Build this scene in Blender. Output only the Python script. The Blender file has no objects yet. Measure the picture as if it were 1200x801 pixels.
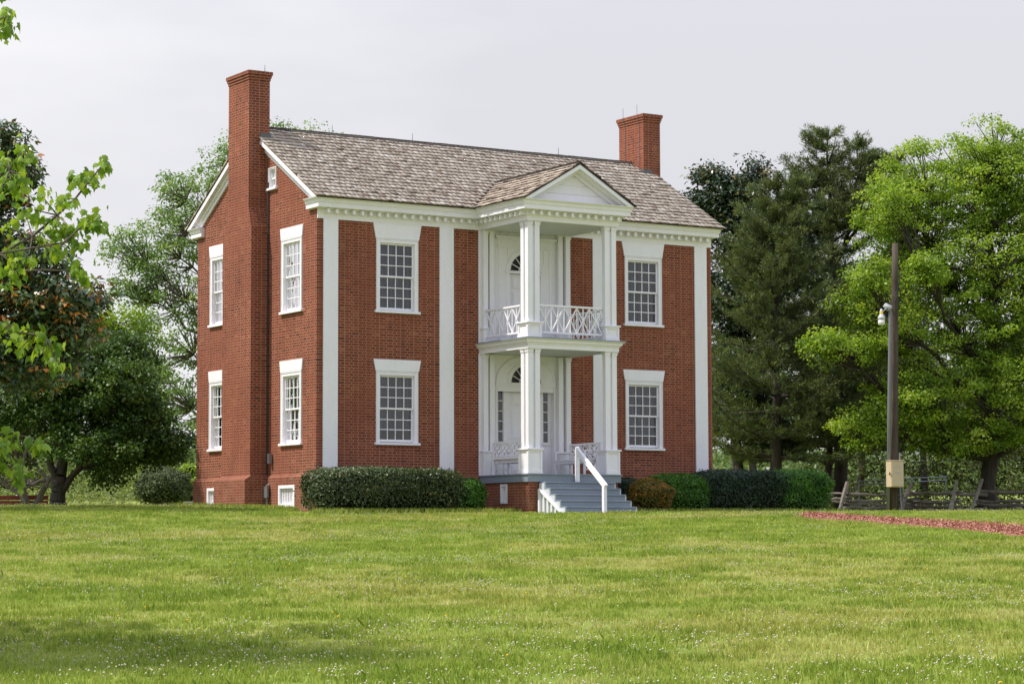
import bpy, math, random
import numpy as np
from mathutils import Matrix, Vector

S = bpy.context.scene
COL = S.collection
rad = math.radians
RNG = np.random.default_rng(7)
random.seed(7)

# ------------------------------------------------------------------ camera
CAM = np.array([-29.2618, -56.9256, -0.598])
YAW, PITCH, ROLL, FPX = rad(31.8355), rad(4.7188), rad(-0.173), 2837.18
FW = np.array([math.sin(YAW) * math.cos(PITCH), math.cos(YAW) * math.cos(PITCH), math.sin(PITCH)])
RT0 = np.array([math.cos(YAW), -math.sin(YAW), 0.0])
UP0 = np.cross(RT0, FW)
RT = RT0 * math.cos(ROLL) + UP0 * math.sin(ROLL)
UP = -RT0 * math.sin(ROLL) + UP0 * math.cos(ROLL)
FH = np.array([math.sin(YAW), math.cos(YAW)])      # horizontal view direction
RH = np.array([math.cos(YAW), -math.sin(YAW)])     # horizontal right
cd = bpy.data.cameras.new('camera')
cd.sensor_width = 36.0
cd.lens = FPX / 1200 * 36.0
cd.clip_start = 0.1
cd.clip_end = 4000
cam = bpy.data.objects.new('camera', cd)
COL.objects.link(cam)
cam.matrix_world = Matrix(((RT[0], UP[0], -FW[0], CAM[0]), (RT[1], UP[1], -FW[1], CAM[1]),
                           (RT[2], UP[2], -FW[2], CAM[2]), (0, 0, 0, 1)))
S.camera = cam

# ------------------------------------------------------------------ light
SUN_EL, SUN_DIR = rad(57), np.array([-1.0, 0.42])          # horizontal direction towards the sun
SUN_DIR = SUN_DIR / np.linalg.norm(SUN_DIR)
SKY_GAIN = 1.0
w = bpy.data.worlds.new('World')
S.world = w
w.use_nodes = True
nt = w.node_tree
nt.nodes.clear()
out = nt.nodes.new('ShaderNodeOutputWorld')
bg = nt.nodes.new('ShaderNodeBackground')
sky = nt.nodes.new('ShaderNodeTexSky')
sky.sky_type = 'NISHITA'
sky.sun_disc = False
sky.sun_elevation = SUN_EL
sky.sun_rotation = math.atan2(SUN_DIR[0], SUN_DIR[1])
sky.air_density = 1.0
sky.dust_density = 4.0
tc = nt.nodes.new('ShaderNodeTexCoord')
sep = nt.nodes.new('ShaderNodeSeparateXYZ')
nt.links.new(tc.outputs['Generated'], sep.inputs[0])
mp = nt.nodes.new('ShaderNodeMapping')
mp.inputs['Scale'].default_value = (1.5, 1.5, 5.0)
nt.links.new(tc.outputs['Generated'], mp.inputs[0])
nz = nt.nodes.new('ShaderNodeTexNoise')
nz.inputs['Scale'].default_value = 1.6
nz.inputs['Detail'].default_value = 5
nz.inputs['Roughness'].default_value = 0.5
nt.links.new(mp.outputs[0], nz.inputs['Vector'])
cr = nt.nodes.new('ShaderNodeValToRGB')
cr.color_ramp.elements[0].position = 0.40
cr.color_ramp.elements[0].color = (0.635, 0.632, 0.67, 1)
cr.color_ramp.elements[1].position = 0.61
cr.color_ramp.elements[1].color = (0.80, 0.793, 0.812, 1)
nt.links.new(nz.outputs['Fac'], cr.inputs[0])
el = nt.nodes.new('ShaderNodeMapRange')      # an overcast sky is brighter overhead than at the horizon
el.inputs['From Min'].default_value = 0.12
el.inputs['From Max'].default_value = 1.0
el.inputs['To Min'].default_value = 1.0
el.inputs['To Max'].default_value = 1.25
nt.links.new(sep.outputs['Z'], el.inputs['Value'])
mul = nt.nodes.new('ShaderNodeVectorMath')
mul.operation = 'SCALE'
zt_ = nt.nodes.new('ShaderNodeValToRGB')      # bluer overhead where the haze is thinner
zt_.color_ramp.elements[0].position = 0.2
zt_.color_ramp.elements[0].color = (1, 1, 1, 1)
zt_.color_ramp.elements[1].position = 0.75
zt_.color_ramp.elements[1].color = (0.84, 1.0, 1.36, 1)
nt.links.new(sep.outputs['Z'], zt_.inputs[0])
zm = nt.nodes.new('ShaderNodeVectorMath')
zm.operation = 'MULTIPLY'
nt.links.new(cr.outputs[0], zm.inputs[0])
nt.links.new(zt_.outputs[0], zm.inputs[1])
nt.links.new(zm.outputs[0], mul.inputs[0])
nt.links.new(el.outputs[0], mul.inputs['Scale'])
sc = nt.nodes.new('ShaderNodeVectorMath')
sc.operation = 'SCALE'
sc.inputs['Scale'].default_value = 0.1
nt.links.new(sky.outputs[0], sc.inputs[0])
mx = nt.nodes.new('ShaderNodeMix')
mx.data_type = 'RGBA'
mx.inputs[0].default_value = 0.92
nt.links.new(sc.outputs[0], mx.inputs[6])
nt.links.new(mul.outputs[0], mx.inputs[7])
nt.links.new(mx.outputs[2], bg.inputs['Color'])
bg.inputs['Strength'].default_value = SKY_GAIN
nt.links.new(bg.outputs[0], out.inputs[0])

sl = bpy.data.lights.new('sun', 'SUN')
sl.energy = 4.35
sl.angle = rad(1.5)
sl.color = (1.0, 0.95, 0.87)
so = bpy.data.objects.new('sun', sl)
COL.objects.link(so)
so.location = (-30, 20, 60)
sd = Vector((SUN_DIR[0] * math.cos(SUN_EL), SUN_DIR[1] * math.cos(SUN_EL), math.sin(SUN_EL)))
so.rotation_euler = sd.to_track_quat('Z', 'Y').to_euler()
S.view_settings.view_transform = 'Standard'
S.view_settings.look = 'None'
S.view_settings.exposure = 0.3
S.view_settings.gamma = 1.0
S.view_settings.use_curve_mapping = False
S.cycles.max_bounces = 6
S.cycles.diffuse_bounces = 3
S.cycles.transparent_max_bounces = 8
S.cycles.use_denoising = True


# ------------------------------------------------------------------ helpers: places
def at(u, v, s):
    """the point seen at photo pixel u, v at depth s in front of the camera"""
    d = FW + RT * (u - 600) / FPX + UP * (400.5 - v) / FPX
    t = s / (d[:2] @ FH)
    return CAM + t * d


def sl_of(x, y):
    dx, dy = x - CAM[0], y - CAM[1]
    return dx * FH[0] + dy * FH[1], dx * RH[0] + dy * RH[1]


def xy_of(s, l):
    return CAM[0] + s * FH[0] + l * RH[0], CAM[1] + s * FH[1] + l * RH[1]


def smooth(a, b, x):
    t = np.clip((x - a) / (b - a), 0, 1)
    return t * t * (3 - 2 * t)


def vnoise(x, y, seed=0):
    """value noise on a lattice, 0..1"""
    xi, yi = np.floor(x).astype(np.int64), np.floor(y).astype(np.int64)
    fx, fy = x - xi, y - yi
    fx, fy = fx * fx * (3 - 2 * fx), fy * fy * (3 - 2 * fy)

    def h(i, j):
        n = (i * 374761393 + j * 668265263 + seed * 1442695041) & 0x7fffffff
        n = ((n ^ (n >> 13)) * 1274126177) & 0x7fffffff
        return ((n ^ (n >> 16)) & 0xffff) / 65535.0
    return (h(xi, yi) * (1 - fx) + h(xi + 1, yi) * fx) * (1 - fy) + (h(xi, yi + 1) * (1 - fx) + h(xi + 1, yi + 1) * fx) * fy


def fbm(x, y, seed=0, o=3):
    r, a, t = 0, 1, 0
    for k in range(o):
        r = r + a * vnoise(x * 2 ** k, y * 2 ** k, seed + k)
        t += a
        a *= 0.5
    return r / t


def ground(x, y):
    x, y = np.asarray(x, float), np.asarray(y, float)
    s, l = sl_of(x, y)
    z = np.where(s < 63, -2.25 + 2.38 * np.clip((s - 6) / 57, -0.3, 1), 0.13 + 0.008 * np.clip(s - 63, 0, 40))
    z = z + 0.23 * smooth(2, 11, -l) * smooth(50, 66, s) * (1 - smooth(74, 95, s))
    z = z - 0.45 * smooth(9, 11.5, -l) * smooth(69, 79, s)
    z = z + 0.022 * np.clip(s - 100, 0, 420)
    z = z + 0.05 * (fbm(x * 0.22, y * 0.22, 3) - 0.5) * (1 - smooth(50, 62, s)) 
    return z


def gp(u, s):
    """ground point under photo column u at depth s"""
    x, y = xy_of(s, (u - 600) / FPX * s)
    return np.array([x, y, float(ground(x, y))])


# ------------------------------------------------------------------ helpers: materials
def mat(name, color=(0.8, 0.8, 0.8), rough=0.6, spec=0.5, metal=0.0):
    m = bpy.data.materials.new(name)
    m.use_nodes = True
    b = m.node_tree.nodes['Principled BSDF']
    b.inputs['Base Color'].default_value = (*color, 1)
    b.inputs['Roughness'].default_value = rough
    b.inputs['Specular IOR Level'].default_value = spec
    b.inputs['Metallic'].default_value = metal
    return m


def N(m, t, **kw):
    n = m.node_tree.nodes.new(t)
    for k, v in kw.items():
        if k in n.inputs:
            n.inputs[k].default_value = v
        else:
            setattr(n, k, v)
    return n


def ramp(m, fac, stops):
    r = N(m, 'ShaderNodeValToRGB')
    e = r.color_ramp.elements
    while len(e) < len(stops):
        e.new(0.5)
    for q, (p, c) in zip(e, stops):
        q.position = p
        q.color = (*c, 1)
    m.node_tree.links.new(fac, r.inputs[0])
    return r.outputs[0]


def mixc(m, fac, a, b, mode='MIX'):
    n = N(m, 'ShaderNodeMix', data_type='RGBA', blend_type=mode)
    for sock, v in ((n.inputs[0], fac), (n.inputs[6], a), (n.inputs[7], b)):
        if isinstance(v, bpy.types.NodeSocket):
            m.node_tree.links.new(v, sock)
        elif isinstance(v, (int, float)):
            sock.default_value = v
        else:
            sock.default_value = (*v, 1)
    return n.outputs[2]


def tex_noise(m, scale, detail=4, coord='Object', rough=0.5, stretch=None):
    tcn = N(m, 'ShaderNodeTexCoord')
    src = tcn.outputs[coord]
    if stretch:
        mpn = N(m, 'ShaderNodeMapping')
        mpn.inputs['Scale'].default_value = stretch
        m.node_tree.links.new(src, mpn.inputs[0])
        src = mpn.outputs[0]
    n = N(m, 'ShaderNodeTexNoise', Scale=scale, Detail=detail, Roughness=rough)
    m.node_tree.links.new(src, n.inputs['Vector'])
    return n.outputs['Fac']


def bump(m, height, strength=0.3, dist=0.01):
    b = N(m, 'ShaderNodeBump', Strength=strength, Distance=dist)
    m.node_tree.links.new(height, b.inputs['Height'])
    m.node_tree.links.new(b.outputs[0], m.node_tree.nodes['Principled BSDF'].inputs['Normal'])


def setc(m, sock):
    m.node_tree.links.new(sock, m.node_tree.nodes['Principled BSDF'].inputs['Base Color'])


def brick_mat(name, c1, c2, mortar, dark):
    m = mat(name, rough=0.9, spec=0.2)
    tcn = N(m, 'ShaderNodeTexCoord')
    br = N(m, 'ShaderNodeTexBrick', offset=0.5, squash=0.62, squash_frequency=2)
    br.inputs['Color1'].default_value = (0, 0, 0, 1)
    br.inputs['Color2'].default_value = (1, 1, 1, 1)
    br.inputs['Mortar'].default_value = (0.5, 0.5, 0.5, 1)
    br.inputs['Scale'].default_value = 1.0
    br.inputs['Mortar Size'].default_value = 0.0112
    br.inputs['Mortar Smooth'].default_value = 0.2
    br.inputs['Bias'].default_value = 0.0
    br.inputs['Brick Width'].default_value = 0.212
    br.inputs['Row Height'].default_value = 0.0735
    # hand-made wall: the courses waver a little
    wn = N(m, 'ShaderNodeTexNoise', Scale=1.3, Detail=3)
    m.node_tree.links.new(tcn.outputs['UV'], wn.inputs['Vector'])
    wob = N(m, 'ShaderNodeVectorMath', operation='MULTIPLY_ADD')
    wob.inputs[1].default_value = (0.02, 0.014, 0)
    m.node_tree.links.new(wn.outputs['Color'], wob.inputs[0])
    m.node_tree.links.new(tcn.outputs['UV'], wob.inputs[2])
    m.node_tree.links.new(wob.outputs[0], br.inputs['Vector'])
    n1 = tex_noise(m, 0.9, 5, rough=0.6)
    n2 = tex_noise(m, 6.0, 4)
    body = ramp(m, br.outputs['Color'], [(0.0, dark), (0.07, c1), (0.7, c2), (0.93, c2), (1.0, (0.34, 0.115, 0.06))])
    body = mixc(m, ramp(m, n2, [(0.35, (0, 0, 0)), (0.7, (0.35, 0.35, 0.35))]), body, dark)
    body = mixc(m, ramp(m, n1, [(0.4, (0, 0, 0)), (0.75, (0.35, 0.35, 0.35))]), body, tuple(q * 0.75 for q in c1))
    mor = mixc(m, ramp(m, n1, [(0.3, (0, 0, 0)), (0.7, (1, 1, 1))]), mortar, tuple(q * 0.6 for q in mortar))
    full = mixc(m, br.outputs['Fac'], body, mor)
    # weather streaks and pale patches that stay with the wall
    n3 = tex_noise(m, 2.2, 6, rough=0.7, stretch=(1, 1, 0.35))
    full = mixc(m, ramp(m, n3, [(0.62, (0, 0, 0)), (0.80, (0.16, 0.16, 0.16))]), full, (0.34, 0.22, 0.17))
    # big uneven tone from one stretch of wall to another, rain streaks, and damp low down
    n4 = tex_noise(m, 0.38, 4, rough=0.55)
    full = mixc(m, ramp(m, n4, [(0.38, (0, 0, 0)), (0.68, (0.42, 0.42, 0.42))]), full, (0.25, 0.075, 0.042))
    n5 = tex_noise(m, 3.2, 5, rough=0.7, stretch=(1, 1, 0.12))
    full = mixc(m, ramp(m, n5, [(0.54, (0, 0, 0)), (0.74, (0.40, 0.40, 0.40))]), full, (0.07, 0.026, 0.02))
    sx = N(m, 'ShaderNodeSeparateXYZ')
    m.node_tree.links.new(tcn.outputs['Object'], sx.inputs[0])
    low = N(m, 'ShaderNodeMapRange')
    low.inputs['From Min'].default_value = 0.1
    low.inputs['From Max'].default_value = 1.9
    low.inputs['To Min'].default_value = 0.75
    low.inputs['To Max'].default_value = 0.0
    m.node_tree.links.new(sx.outputs['Z'], low.inputs['Value'])
    n6 = tex_noise(m, 2.6, 5, rough=0.7)
    pr = N(m, 'ShaderNodeMath', operation='MULTIPLY')
    m.node_tree.links.new(low.outputs[0], pr.inputs[0])
    m.node_tree.links.new(ramp(m, n6, [(0.42, (0, 0, 0)), (0.7, (1, 1, 1))]), pr.inputs[1])
    full = mixc(m, pr.outputs[0], full, (0.30, 0.16, 0.105))
    setc(m, full)
    inv = N(m, 'ShaderNodeMath', operation='SUBTRACT')
    inv.inputs[0].default_value = 1.0
    m.node_tree.links.new(br.outputs['Fac'], inv.inputs[1])
    bump(m, inv.outputs[0], 0.5, 0.008)
    return m


def paint_mat(name, c, rough=0.5, dirt=0.2, dirtc=None):
    m = mat(name, c, rough, 0.4)
    n1 = tex_noise(m, 3.0, 6, rough=0.65)
    n2 = tex_noise(m, 30, 3)
    n1 = tex_noise(m, 4.0, 6, rough=0.7, stretch=(1, 1, 0.3))
    d = dirtc or tuple(q * 0.66 for q in c)
    a = mixc(m, ramp(m, n1, [(0.42, (0, 0, 0)), (0.75, (1, 1, 1))]), c, tuple(c[k] * (1 - dirt) + d[k] * dirt for k in range(3)))
    a = mixc(m, ramp(m, n2, [(0.55, (0, 0, 0)), (0.8, (dirt * 2,) * 3)]), a, d)
    setc(m, a)
    return m


def wood_mat(name, c1, c2, rough=0.85, stretch=(1, 1, 1), scale=6):
    m = mat(name, c1, rough, 0.25)
    n1 = tex_noise(m, scale, 6, stretch=stretch, rough=0.65)
    n2 = tex_noise(m, 1.2, 3)
    a = ramp(m, n1, [(0.3, c1), (0.7, c2)])
    a = mixc(m, ramp(m, n2, [(0.4, (0, 0, 0)), (0.7, (0.5, 0.5, 0.5))]), a, tuple(q * 0.6 for q in c1))
    setc(m, a)
    bump(m, n1, 0.6, 0.02)
    return m


def attr_mat(name, stops, rough=0.8, spec=0.2, trans=0.0, noise=0.0, tint=1.25):
    """colour per face from the attribute rnd (each leaf, shake or chip has its own colour)"""
    m = mat(name, stops[0][1], rough, spec)
    a = N(m, 'ShaderNodeAttribute', attribute_name='rnd')
    c = ramp(m, a.outputs['Fac'], stops)
    if noise:
        n = tex_noise(m, 40, 4, stretch=(1, 1, 1))
        c = mixc(m, ramp(m, n, [(0.35, (0, 0, 0)), (0.7, (noise,) * 3)]), c, tuple(q * 0.45 for q in stops[0][1]))
    setc(m, c)
    if trans:
        t = N(m, 'ShaderNodeBsdfTranslucent')
        g = mixc(m, 1.0, c, (1.25 * tint / 1.25, 1.2, 0.55), 'MULTIPLY')
        m.node_tree.links.new(g, t.inputs['Color'])
        mxs = N(m, 'ShaderNodeMixShader')
        mxs.inputs[0].default_value = trans
        L = m.node_tree.links
        L.new(m.node_tree.nodes['Principled BSDF'].outputs[0], mxs.inputs[1])
        L.new(t.outputs[0], mxs.inputs[2])
        L.new(mxs.outputs[0], m.node_tree.nodes['Material Output'].inputs[0])
    return m


M = {}
M['brick'] = brick_mat('red_brick', (0.154, 0.030, 0.016), (0.238, 0.055, 0.027), (0.40, 0.22, 0.14), (0.070, 0.021, 0.016))
M['white'] = paint_mat('white_paint', (0.82, 0.79, 0.815))
M['cream'] = paint_mat('aged_white_paint', (0.74, 0.71, 0.70), 0.6, 0.25)
M['wallboard'] = paint_mat('white_board_paint', (0.82, 0.79, 0.81), 0.55, 0.15)
M['grey'] = paint_mat('grey_porch_paint', (0.225, 0.262, 0.305), 0.5, 0.3)
M['stepside'] = paint_mat('pale_stringer_paint', (0.55, 0.58, 0.60), 0.55, 0.3)
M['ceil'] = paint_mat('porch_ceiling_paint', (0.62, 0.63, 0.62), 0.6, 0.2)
M['stone'] = paint_mat('grey_concrete', (0.42, 0.42, 0.41), 0.9, 0.4)
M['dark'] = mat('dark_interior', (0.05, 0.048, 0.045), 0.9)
M['room'] = mat('room_plaster', (0.35, 0.33, 0.30), 0.9)
M['lead'] = paint_mat('lead_flashing', (0.12, 0.12, 0.125), 0.6, 0.4)
M['metal'] = mat('weathered_steel', (0.28, 0.29, 0.30), 0.45, 0.5, 0.8)
M['cable'] = mat('dark_cable', (0.03, 0.03, 0.032), 0.6)
M['shake'] = attr_mat('cedar_shake', [(0.0, (0.05, 0.038, 0.032)), (0.15, (0.33, 0.25, 0.185)), (0.55, (0.57, 0.475, 0.375)), (1.0, (0.78, 0.71, 0.60))], 0.85, 0.2, noise=0.18)
M['under'] = mat('roof_underlay', (0.05, 0.042, 0.036), 0.95)
M['curtain'] = None


def curtain_mat(name, c):
    m = mat(name, c, 0.9, 0.1)
    t = N(m, 'ShaderNodeBsdfTranslucent')
    t.inputs['Color'].default_value = (*c, 1)
    mxs = N(m, 'ShaderNodeMixShader')
    mxs.inputs[0].default_value = 0.3
    L = m.node_tree.links
    L.new(m.node_tree.nodes['Principled BSDF'].outputs[0], mxs.inputs[1])
    L.new(t.outputs[0], mxs.inputs[2])
    L.new(mxs.outputs[0], m.node_tree.nodes['Material Output'].inputs[0])
    return m


M['curtain'] = curtain_mat('pale_curtain', (0.52, 0.52, 0.52))
M['blind'] = curtain_mat('grey_curtain', (0.22, 0.295, 0.40))


def glass_mat():
    m = bpy.data.materials.new('window_glass')
    m.use_nodes = True
    n = m.node_tree.nodes
    n.clear()
    o = n.new('ShaderNodeOutputMaterial')
    t = n.new('ShaderNodeBsdfTransparent')
    t.inputs[0].default_value = (0.82, 0.87, 0.90, 1)
    g = n.new('ShaderNodeBsdfGlossy')
    g.inputs['Roughness'].default_value = 0.03
    f = n.new('ShaderNodeFresnel')
    f.inputs['IOR'].default_value = 1.9
    tcn = n.new('ShaderNodeTexCoord')
    nn = n.new('ShaderNodeTexNoise')
    nn.inputs['Scale'].default_value = 3.0
    b = n.new('ShaderNodeBump')
    b.inputs['Strength'].default_value = 0.3
    b.inputs['Distance'].default_value = 0.05
    L = m.node_tree.links
    L.new(tcn.outputs['Object'], nn.inputs['Vector'])
    L.new(nn.outputs['Fac'], b.inputs['Height'])
    L.new(b.outputs[0], g.inputs['Normal'])
    x = n.new('ShaderNodeMixShader')
    L.new(f.outputs[0], x.inputs[0])
    L.new(t.outputs[0], x.inputs[1])
    L.new(g.outputs[0], x.inputs[2])
    L.new(x.outputs[0], o.inputs[0])
    return m


M['glass'] = glass_mat()


# ------------------------------------------------------------------ helpers: objects
def thing(name, label, cat, loc, group=None):
    o = bpy.data.objects.new(name, None)
    COL.objects.link(o)
    o.location = [float(q) for q in loc]
    o.empty_display_size = 0.3
    o['label'] = label
    o['category'] = cat
    if group:
        o['group'] = group
    return o


def hang(o, parent):
    if parent is not None:
        o.parent = parent
        if parent.type == 'EMPTY':
            o.matrix_parent_inverse = Matrix.Translation(parent.location).inverted()


def mesh_np(name, verts, faces, m, parent=None, rnd=None, smooth_=False, extra=None, label=None):
    """faces: (n, k) index array, one mesh object"""
    verts = np.ascontiguousarray(verts, np.float32).reshape(-1, 3)
    faces = np.ascontiguousarray(faces, np.int32)
    nf, k = faces.shape
    me = bpy.data.meshes.new(name)
    me.vertices.add(len(verts))
    me.vertices.foreach_set('co', verts.ravel())
    me.loops.add(nf * k)
    me.loops.foreach_set('vertex_index', faces.ravel())
    me.polygons.add(nf)
    me.polygons.foreach_set('loop_start', np.arange(0, nf * k, k, dtype=np.int32))
    me.polygons.foreach_set('loop_total', np.full(nf, k, np.int32))
    me.update(calc_edges=True)
    if rnd is not None:
        a = me.attributes.new('rnd', 'FLOAT', 'FACE')
        a.data.foreach_set('value', np.ascontiguousarray(rnd, np.float32))
    for kk, vv in (extra or {}).items():
        a = me.attributes.new(kk, 'FLOAT', 'FACE')
        a.data.foreach_set('value', np.ascontiguousarray(vv, np.float32))
    if smooth_:
        me.polygons.foreach_set('use_smooth', np.ones(nf, bool))
    me.materials.append(m)
    o = bpy.data.objects.new(name, me)
    COL.objects.link(o)
    hang(o, parent)
    if label:
        o['label'] = label
    return o


class MB:
    """collects polygons; T maps local coordinates to the world"""

    def __init__(self, T=None):
        self.v, self.f, self.T = [], [], T or (lambda a, b, c: (a, b, c))

    def poly(self, pts):
        i = len(self.v)
        self.v += [self.T(*p) for p in pts]
        self.f.append(list(range(i, i + len(pts))))

    def box(self, x0, x1, y0, y1, z0, z1):
        i = len(self.v)
        self.v += [self.T(x, y, z) for z in (z0, z1) for y in (y0, y1) for x in (x0, x1)]
        for q in ((0, 1, 3, 2), (4, 6, 7, 5), (0, 4, 5, 1), (2, 3, 7, 6), (0, 2, 6, 4), (1, 5, 7, 3)):
            self.f.append([i + k for k in q])

    def prism(self, pts, off):
        """polygon pts extruded by the vector off"""
        i, n = len(self.v), len(pts)
        self.v += [self.T(*p) for p in pts]
        self.v += [self.T(*(p[k] + off[k] for k in range(3))) for p in pts]
        self.f.append([i + k for k in range(n)][::-1])
        self.f.append([i + n + k for k in range(n)])
        for k in range(n):
            self.f.append([i + k, i + (k + 1) % n, i + n + (k + 1) % n, i + n + k])

    def beam(self, p, q, w, h, up=(0, 0, 1)):
        """a squared bar from p to q, w wide and h high"""
        p, q = Vector(p), Vector(q)
        d = (q - p).normalized()
        sx = d.cross(Vector(up))
        if sx.length < 1e-4:
            sx = d.cross(Vector((1, 0, 0)))
        sx.normalize()
        uz = sx.cross(d).normalized()
        pts = [p + sx * (a * w / 2) + uz * (b * h / 2) for a, b in ((-1, -1), (1, -1), (1, 1), (-1, 1))]
        self.prism([tuple(x) for x in pts], tuple(q - p))

    def tube(self, path, r, n=10, caps=True):
        path = [Vector(p) for p in path]
        rs = r if hasattr(r, '__len__') else [r] * len(path)
        rings = []
        for k, p in enumerate(path):
            d = (path[min(k + 1, len(path) - 1)] - path[max(k - 1, 0)]).normalized()
            a = d.cross(Vector((0, 0, 1)))
            if a.length < 0.05:
                a = d.cross(Vector((1, 0, 0)))
            a.normalize()
            b = d.cross(a).normalized()
            i = len(self.v)
            for t in range(n):
                th = 2 * math.pi * t / n
                self.v.append(self.T(*(p + a * math.cos(th) * rs[k] + b * math.sin(th) * rs[k])))
            rings.append(i)
        for i, j in zip(rings, rings[1:]):
            for t in range(n):
                self.f.append([i + t, i + (t + 1) % n, j + (t + 1) % n, j + t])
        if caps:
            self.f.append([rings[0] + t for t in range(n)][::-1])
            self.f.append([rings[-1] + t for t in range(n)])

    def sweep(self, path, prof):
        """profile (outward, z) carried along a plan path, mitred; outward is to the right of the walk"""
        P = [Vector(p) for p in path]
        rings = []
        for k, p in enumerate(P):
            d0 = (P[k] - P[k - 1]).normalized() if k else None
            d1 = (P[k + 1] - P[k]).normalized() if k < len(P) - 1 else None
            n0 = Vector((d0.y, -d0.x)) if d0 else None
            n1 = Vector((d1.y, -d1.x)) if d1 else None
            if n0 is None or n1 is None:
                m_ = n0 or n1
            else:
                m_ = (n0 + n1)
                m_ = m_ / m_.length
                m_ = m_ / max(0.2, m_.dot(n0))
            i = len(self.v)
            self.v += [self.T(p.x + m_.x * o, p.y + m_.y * o, z) for o, z in prof]
            rings.append(i)
        n = len(prof)
        for i, j in zip(rings, rings[1:]):
            for t in range(n):
                self.f.append([i + t, i + (t + 1) % n, j + (t + 1) % n, j + t])
        self.f.append([rings[0] + t for t in range(n)])
        self.f.append([rings[-1] + t for t in range(n)][::-1])

    def build(self, name, m, parent=None, smooth_=False, label=None, bevel=0.0):
        me = bpy.data.meshes.new(name)
        me.from_pydata(self.v, [], self.f)
        uv = me.uv_layers.new(name='UVMap')
        for p in me.polygons:
            nx, ny, nz_ = (abs(q) for q in p.normal)
            for li in p.loop_indices:
                c = me.vertices[me.loops[li].vertex_index].co
                if nz_ > 0.75:
                    uv.data[li].uv = (c.x, c.y)
                elif nx > ny:
                    uv.data[li].uv = (c.y + 0.05, c.z)
                else:
                    uv.data[li].uv = (c.x, c.z)
        if smooth_:
            me.polygons.foreach_set('use_smooth', np.ones(len(me.polygons), bool))
        me.materials.append(m)
        o = bpy.data.objects.new(name, me)
        COL.objects.link(o)
        hang(o, parent)
        if label:
            o['label'] = label
        if bevel:
            b = o.modifiers.new('bevel', 'BEVEL')
            b.width = bevel
            b.segments = 1
            b.limit_method = 'ANGLE'
        return o


def tubes_np(segs, n=5):
    """many tapered tubes: segs = rows p0(3) p1(3) r0 r1"""
    segs = np.asarray(segs, float)
    p0, p1, r0, r1 = segs[:, :3], segs[:, 3:6], segs[:, 6], segs[:, 7]
    d = p1 - p0
    d /= np.linalg.norm(d, axis=1, keepdims=True) + 1e-9
    ref = np.where(np.abs(d[:, 2:3]) > 0.9, np.array([[1.0, 0, 0]]), np.array([[0, 0, 1.0]]))
    a = np.cross(d, ref)
    a /= np.linalg.norm(a, axis=1, keepdims=True) + 1e-9
    b = np.cross(d, a)
    th = np.arange(n) * 2 * np.pi / n
    ring = a[:, None, :] * np.cos(th)[None, :, None] + b[:, None, :] * np.sin(th)[None, :, None]
    v0 = p0[:, None, :] + ring * r0[:, None, None]
    v1 = p1[:, None, :] + ring * r1[:, None, None]
    V = np.concatenate([v0, v1], 1).reshape(-1, 3)
    t = np.arange(n)
    q = np.stack([t, (t + 1) % n, n + (t + 1) % n, n + t], 1)
    F = (np.arange(len(segs)) * 2 * n)[:, None, None] + q[None]
    return V, F.reshape(-1, 4)


def unit(a):
    return a / (np.linalg.norm(a, axis=-1, keepdims=True) + 1e-9)


def leaf_quads(pos, nrm, tip, L, W_, fold=0.15):
    """rhombic folded leaves: base, side, tip, side"""
    tip = unit(tip - nrm * np.sum(tip * nrm, 1, keepdims=True))
    b = np.cross(nrm, tip)
    L, W_ = np.asarray(L)[:, None], np.asarray(W_)[:, None]
    v = np.stack([pos, pos + tip * L * 0.45 + b * W_ * 0.5 + nrm * W_ * fold, pos + tip * L,
                  pos + tip * L * 0.45 - b * W_ * 0.5 + nrm * W_ * fold], 1)
    F = np.arange(len(pos) * 4).reshape(-1, 4)
    return v.reshape(-1, 3), F


# ------------------------------------------------------------------ setting: the ground
def ground_mat():
    m = mat('lawn_soil', (0.1, 0.14, 0.03), 0.95, 0.1)
    n1 = tex_noise(m, 0.16, 5, rough=0.6)
    n2 = tex_noise(m, 2.4, 5, rough=0.65)
    n3 = tex_noise(m, 45, 3)
    a = ramp(m, n1, [(0.34, (0.20, 0.27, 0.045)), (0.5, (0.28, 0.325, 0.06)), (0.66, (0.36, 0.35, 0.09))])
    a = mixc(m, ramp(m, n2, [(0.35, (0, 0, 0)), (0.7, (0.55, 0.55, 0.55))]), a, (0.125, 0.19, 0.03))
    a = mixc(m, ramp(m, n3, [(0.3, (0, 0, 0)), (0.7, (0.5, 0.5, 0.5))]), a, (0.09, 0.13, 0.025))
    setc(m, a)
    bump(m, n3, 0.8, 0.03)
    return m


sg = np.concatenate([np.arange(-40, 15, 5), np.arange(15, 72, 0.8), np.arange(72, 110, 2), np.arange(110, 300, 15), [340, 400, 470, 540, 700, 1000, 1600]])
tg = np.concatenate([np.linspace(-1.4, -0.32, 10), np.linspace(-0.30, 0.30, 61), np.linspace(0.32, 1.4, 10)])
SS, TT = np.meshgrid(sg, tg, indexing='ij')
LL = TT * np.maximum(SS + 45, 30)
GX, GY = xy_of(SS, LL)
GZ = ground(GX, GY)
nr, nc = SS.shape
idx = np.arange(nr * nc).reshape(nr, nc)
GF = np.stack([idx[:-1, :-1], idx[:-1, 1:], idx[1:, 1:], idx[1:, :-1]], -1).reshape(-1, 4)
g = mesh_np('lawn', np.stack([GX, GY, GZ], -1), GF, ground_mat(), smooth_=True)
g['kind'] = 'structure'

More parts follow.
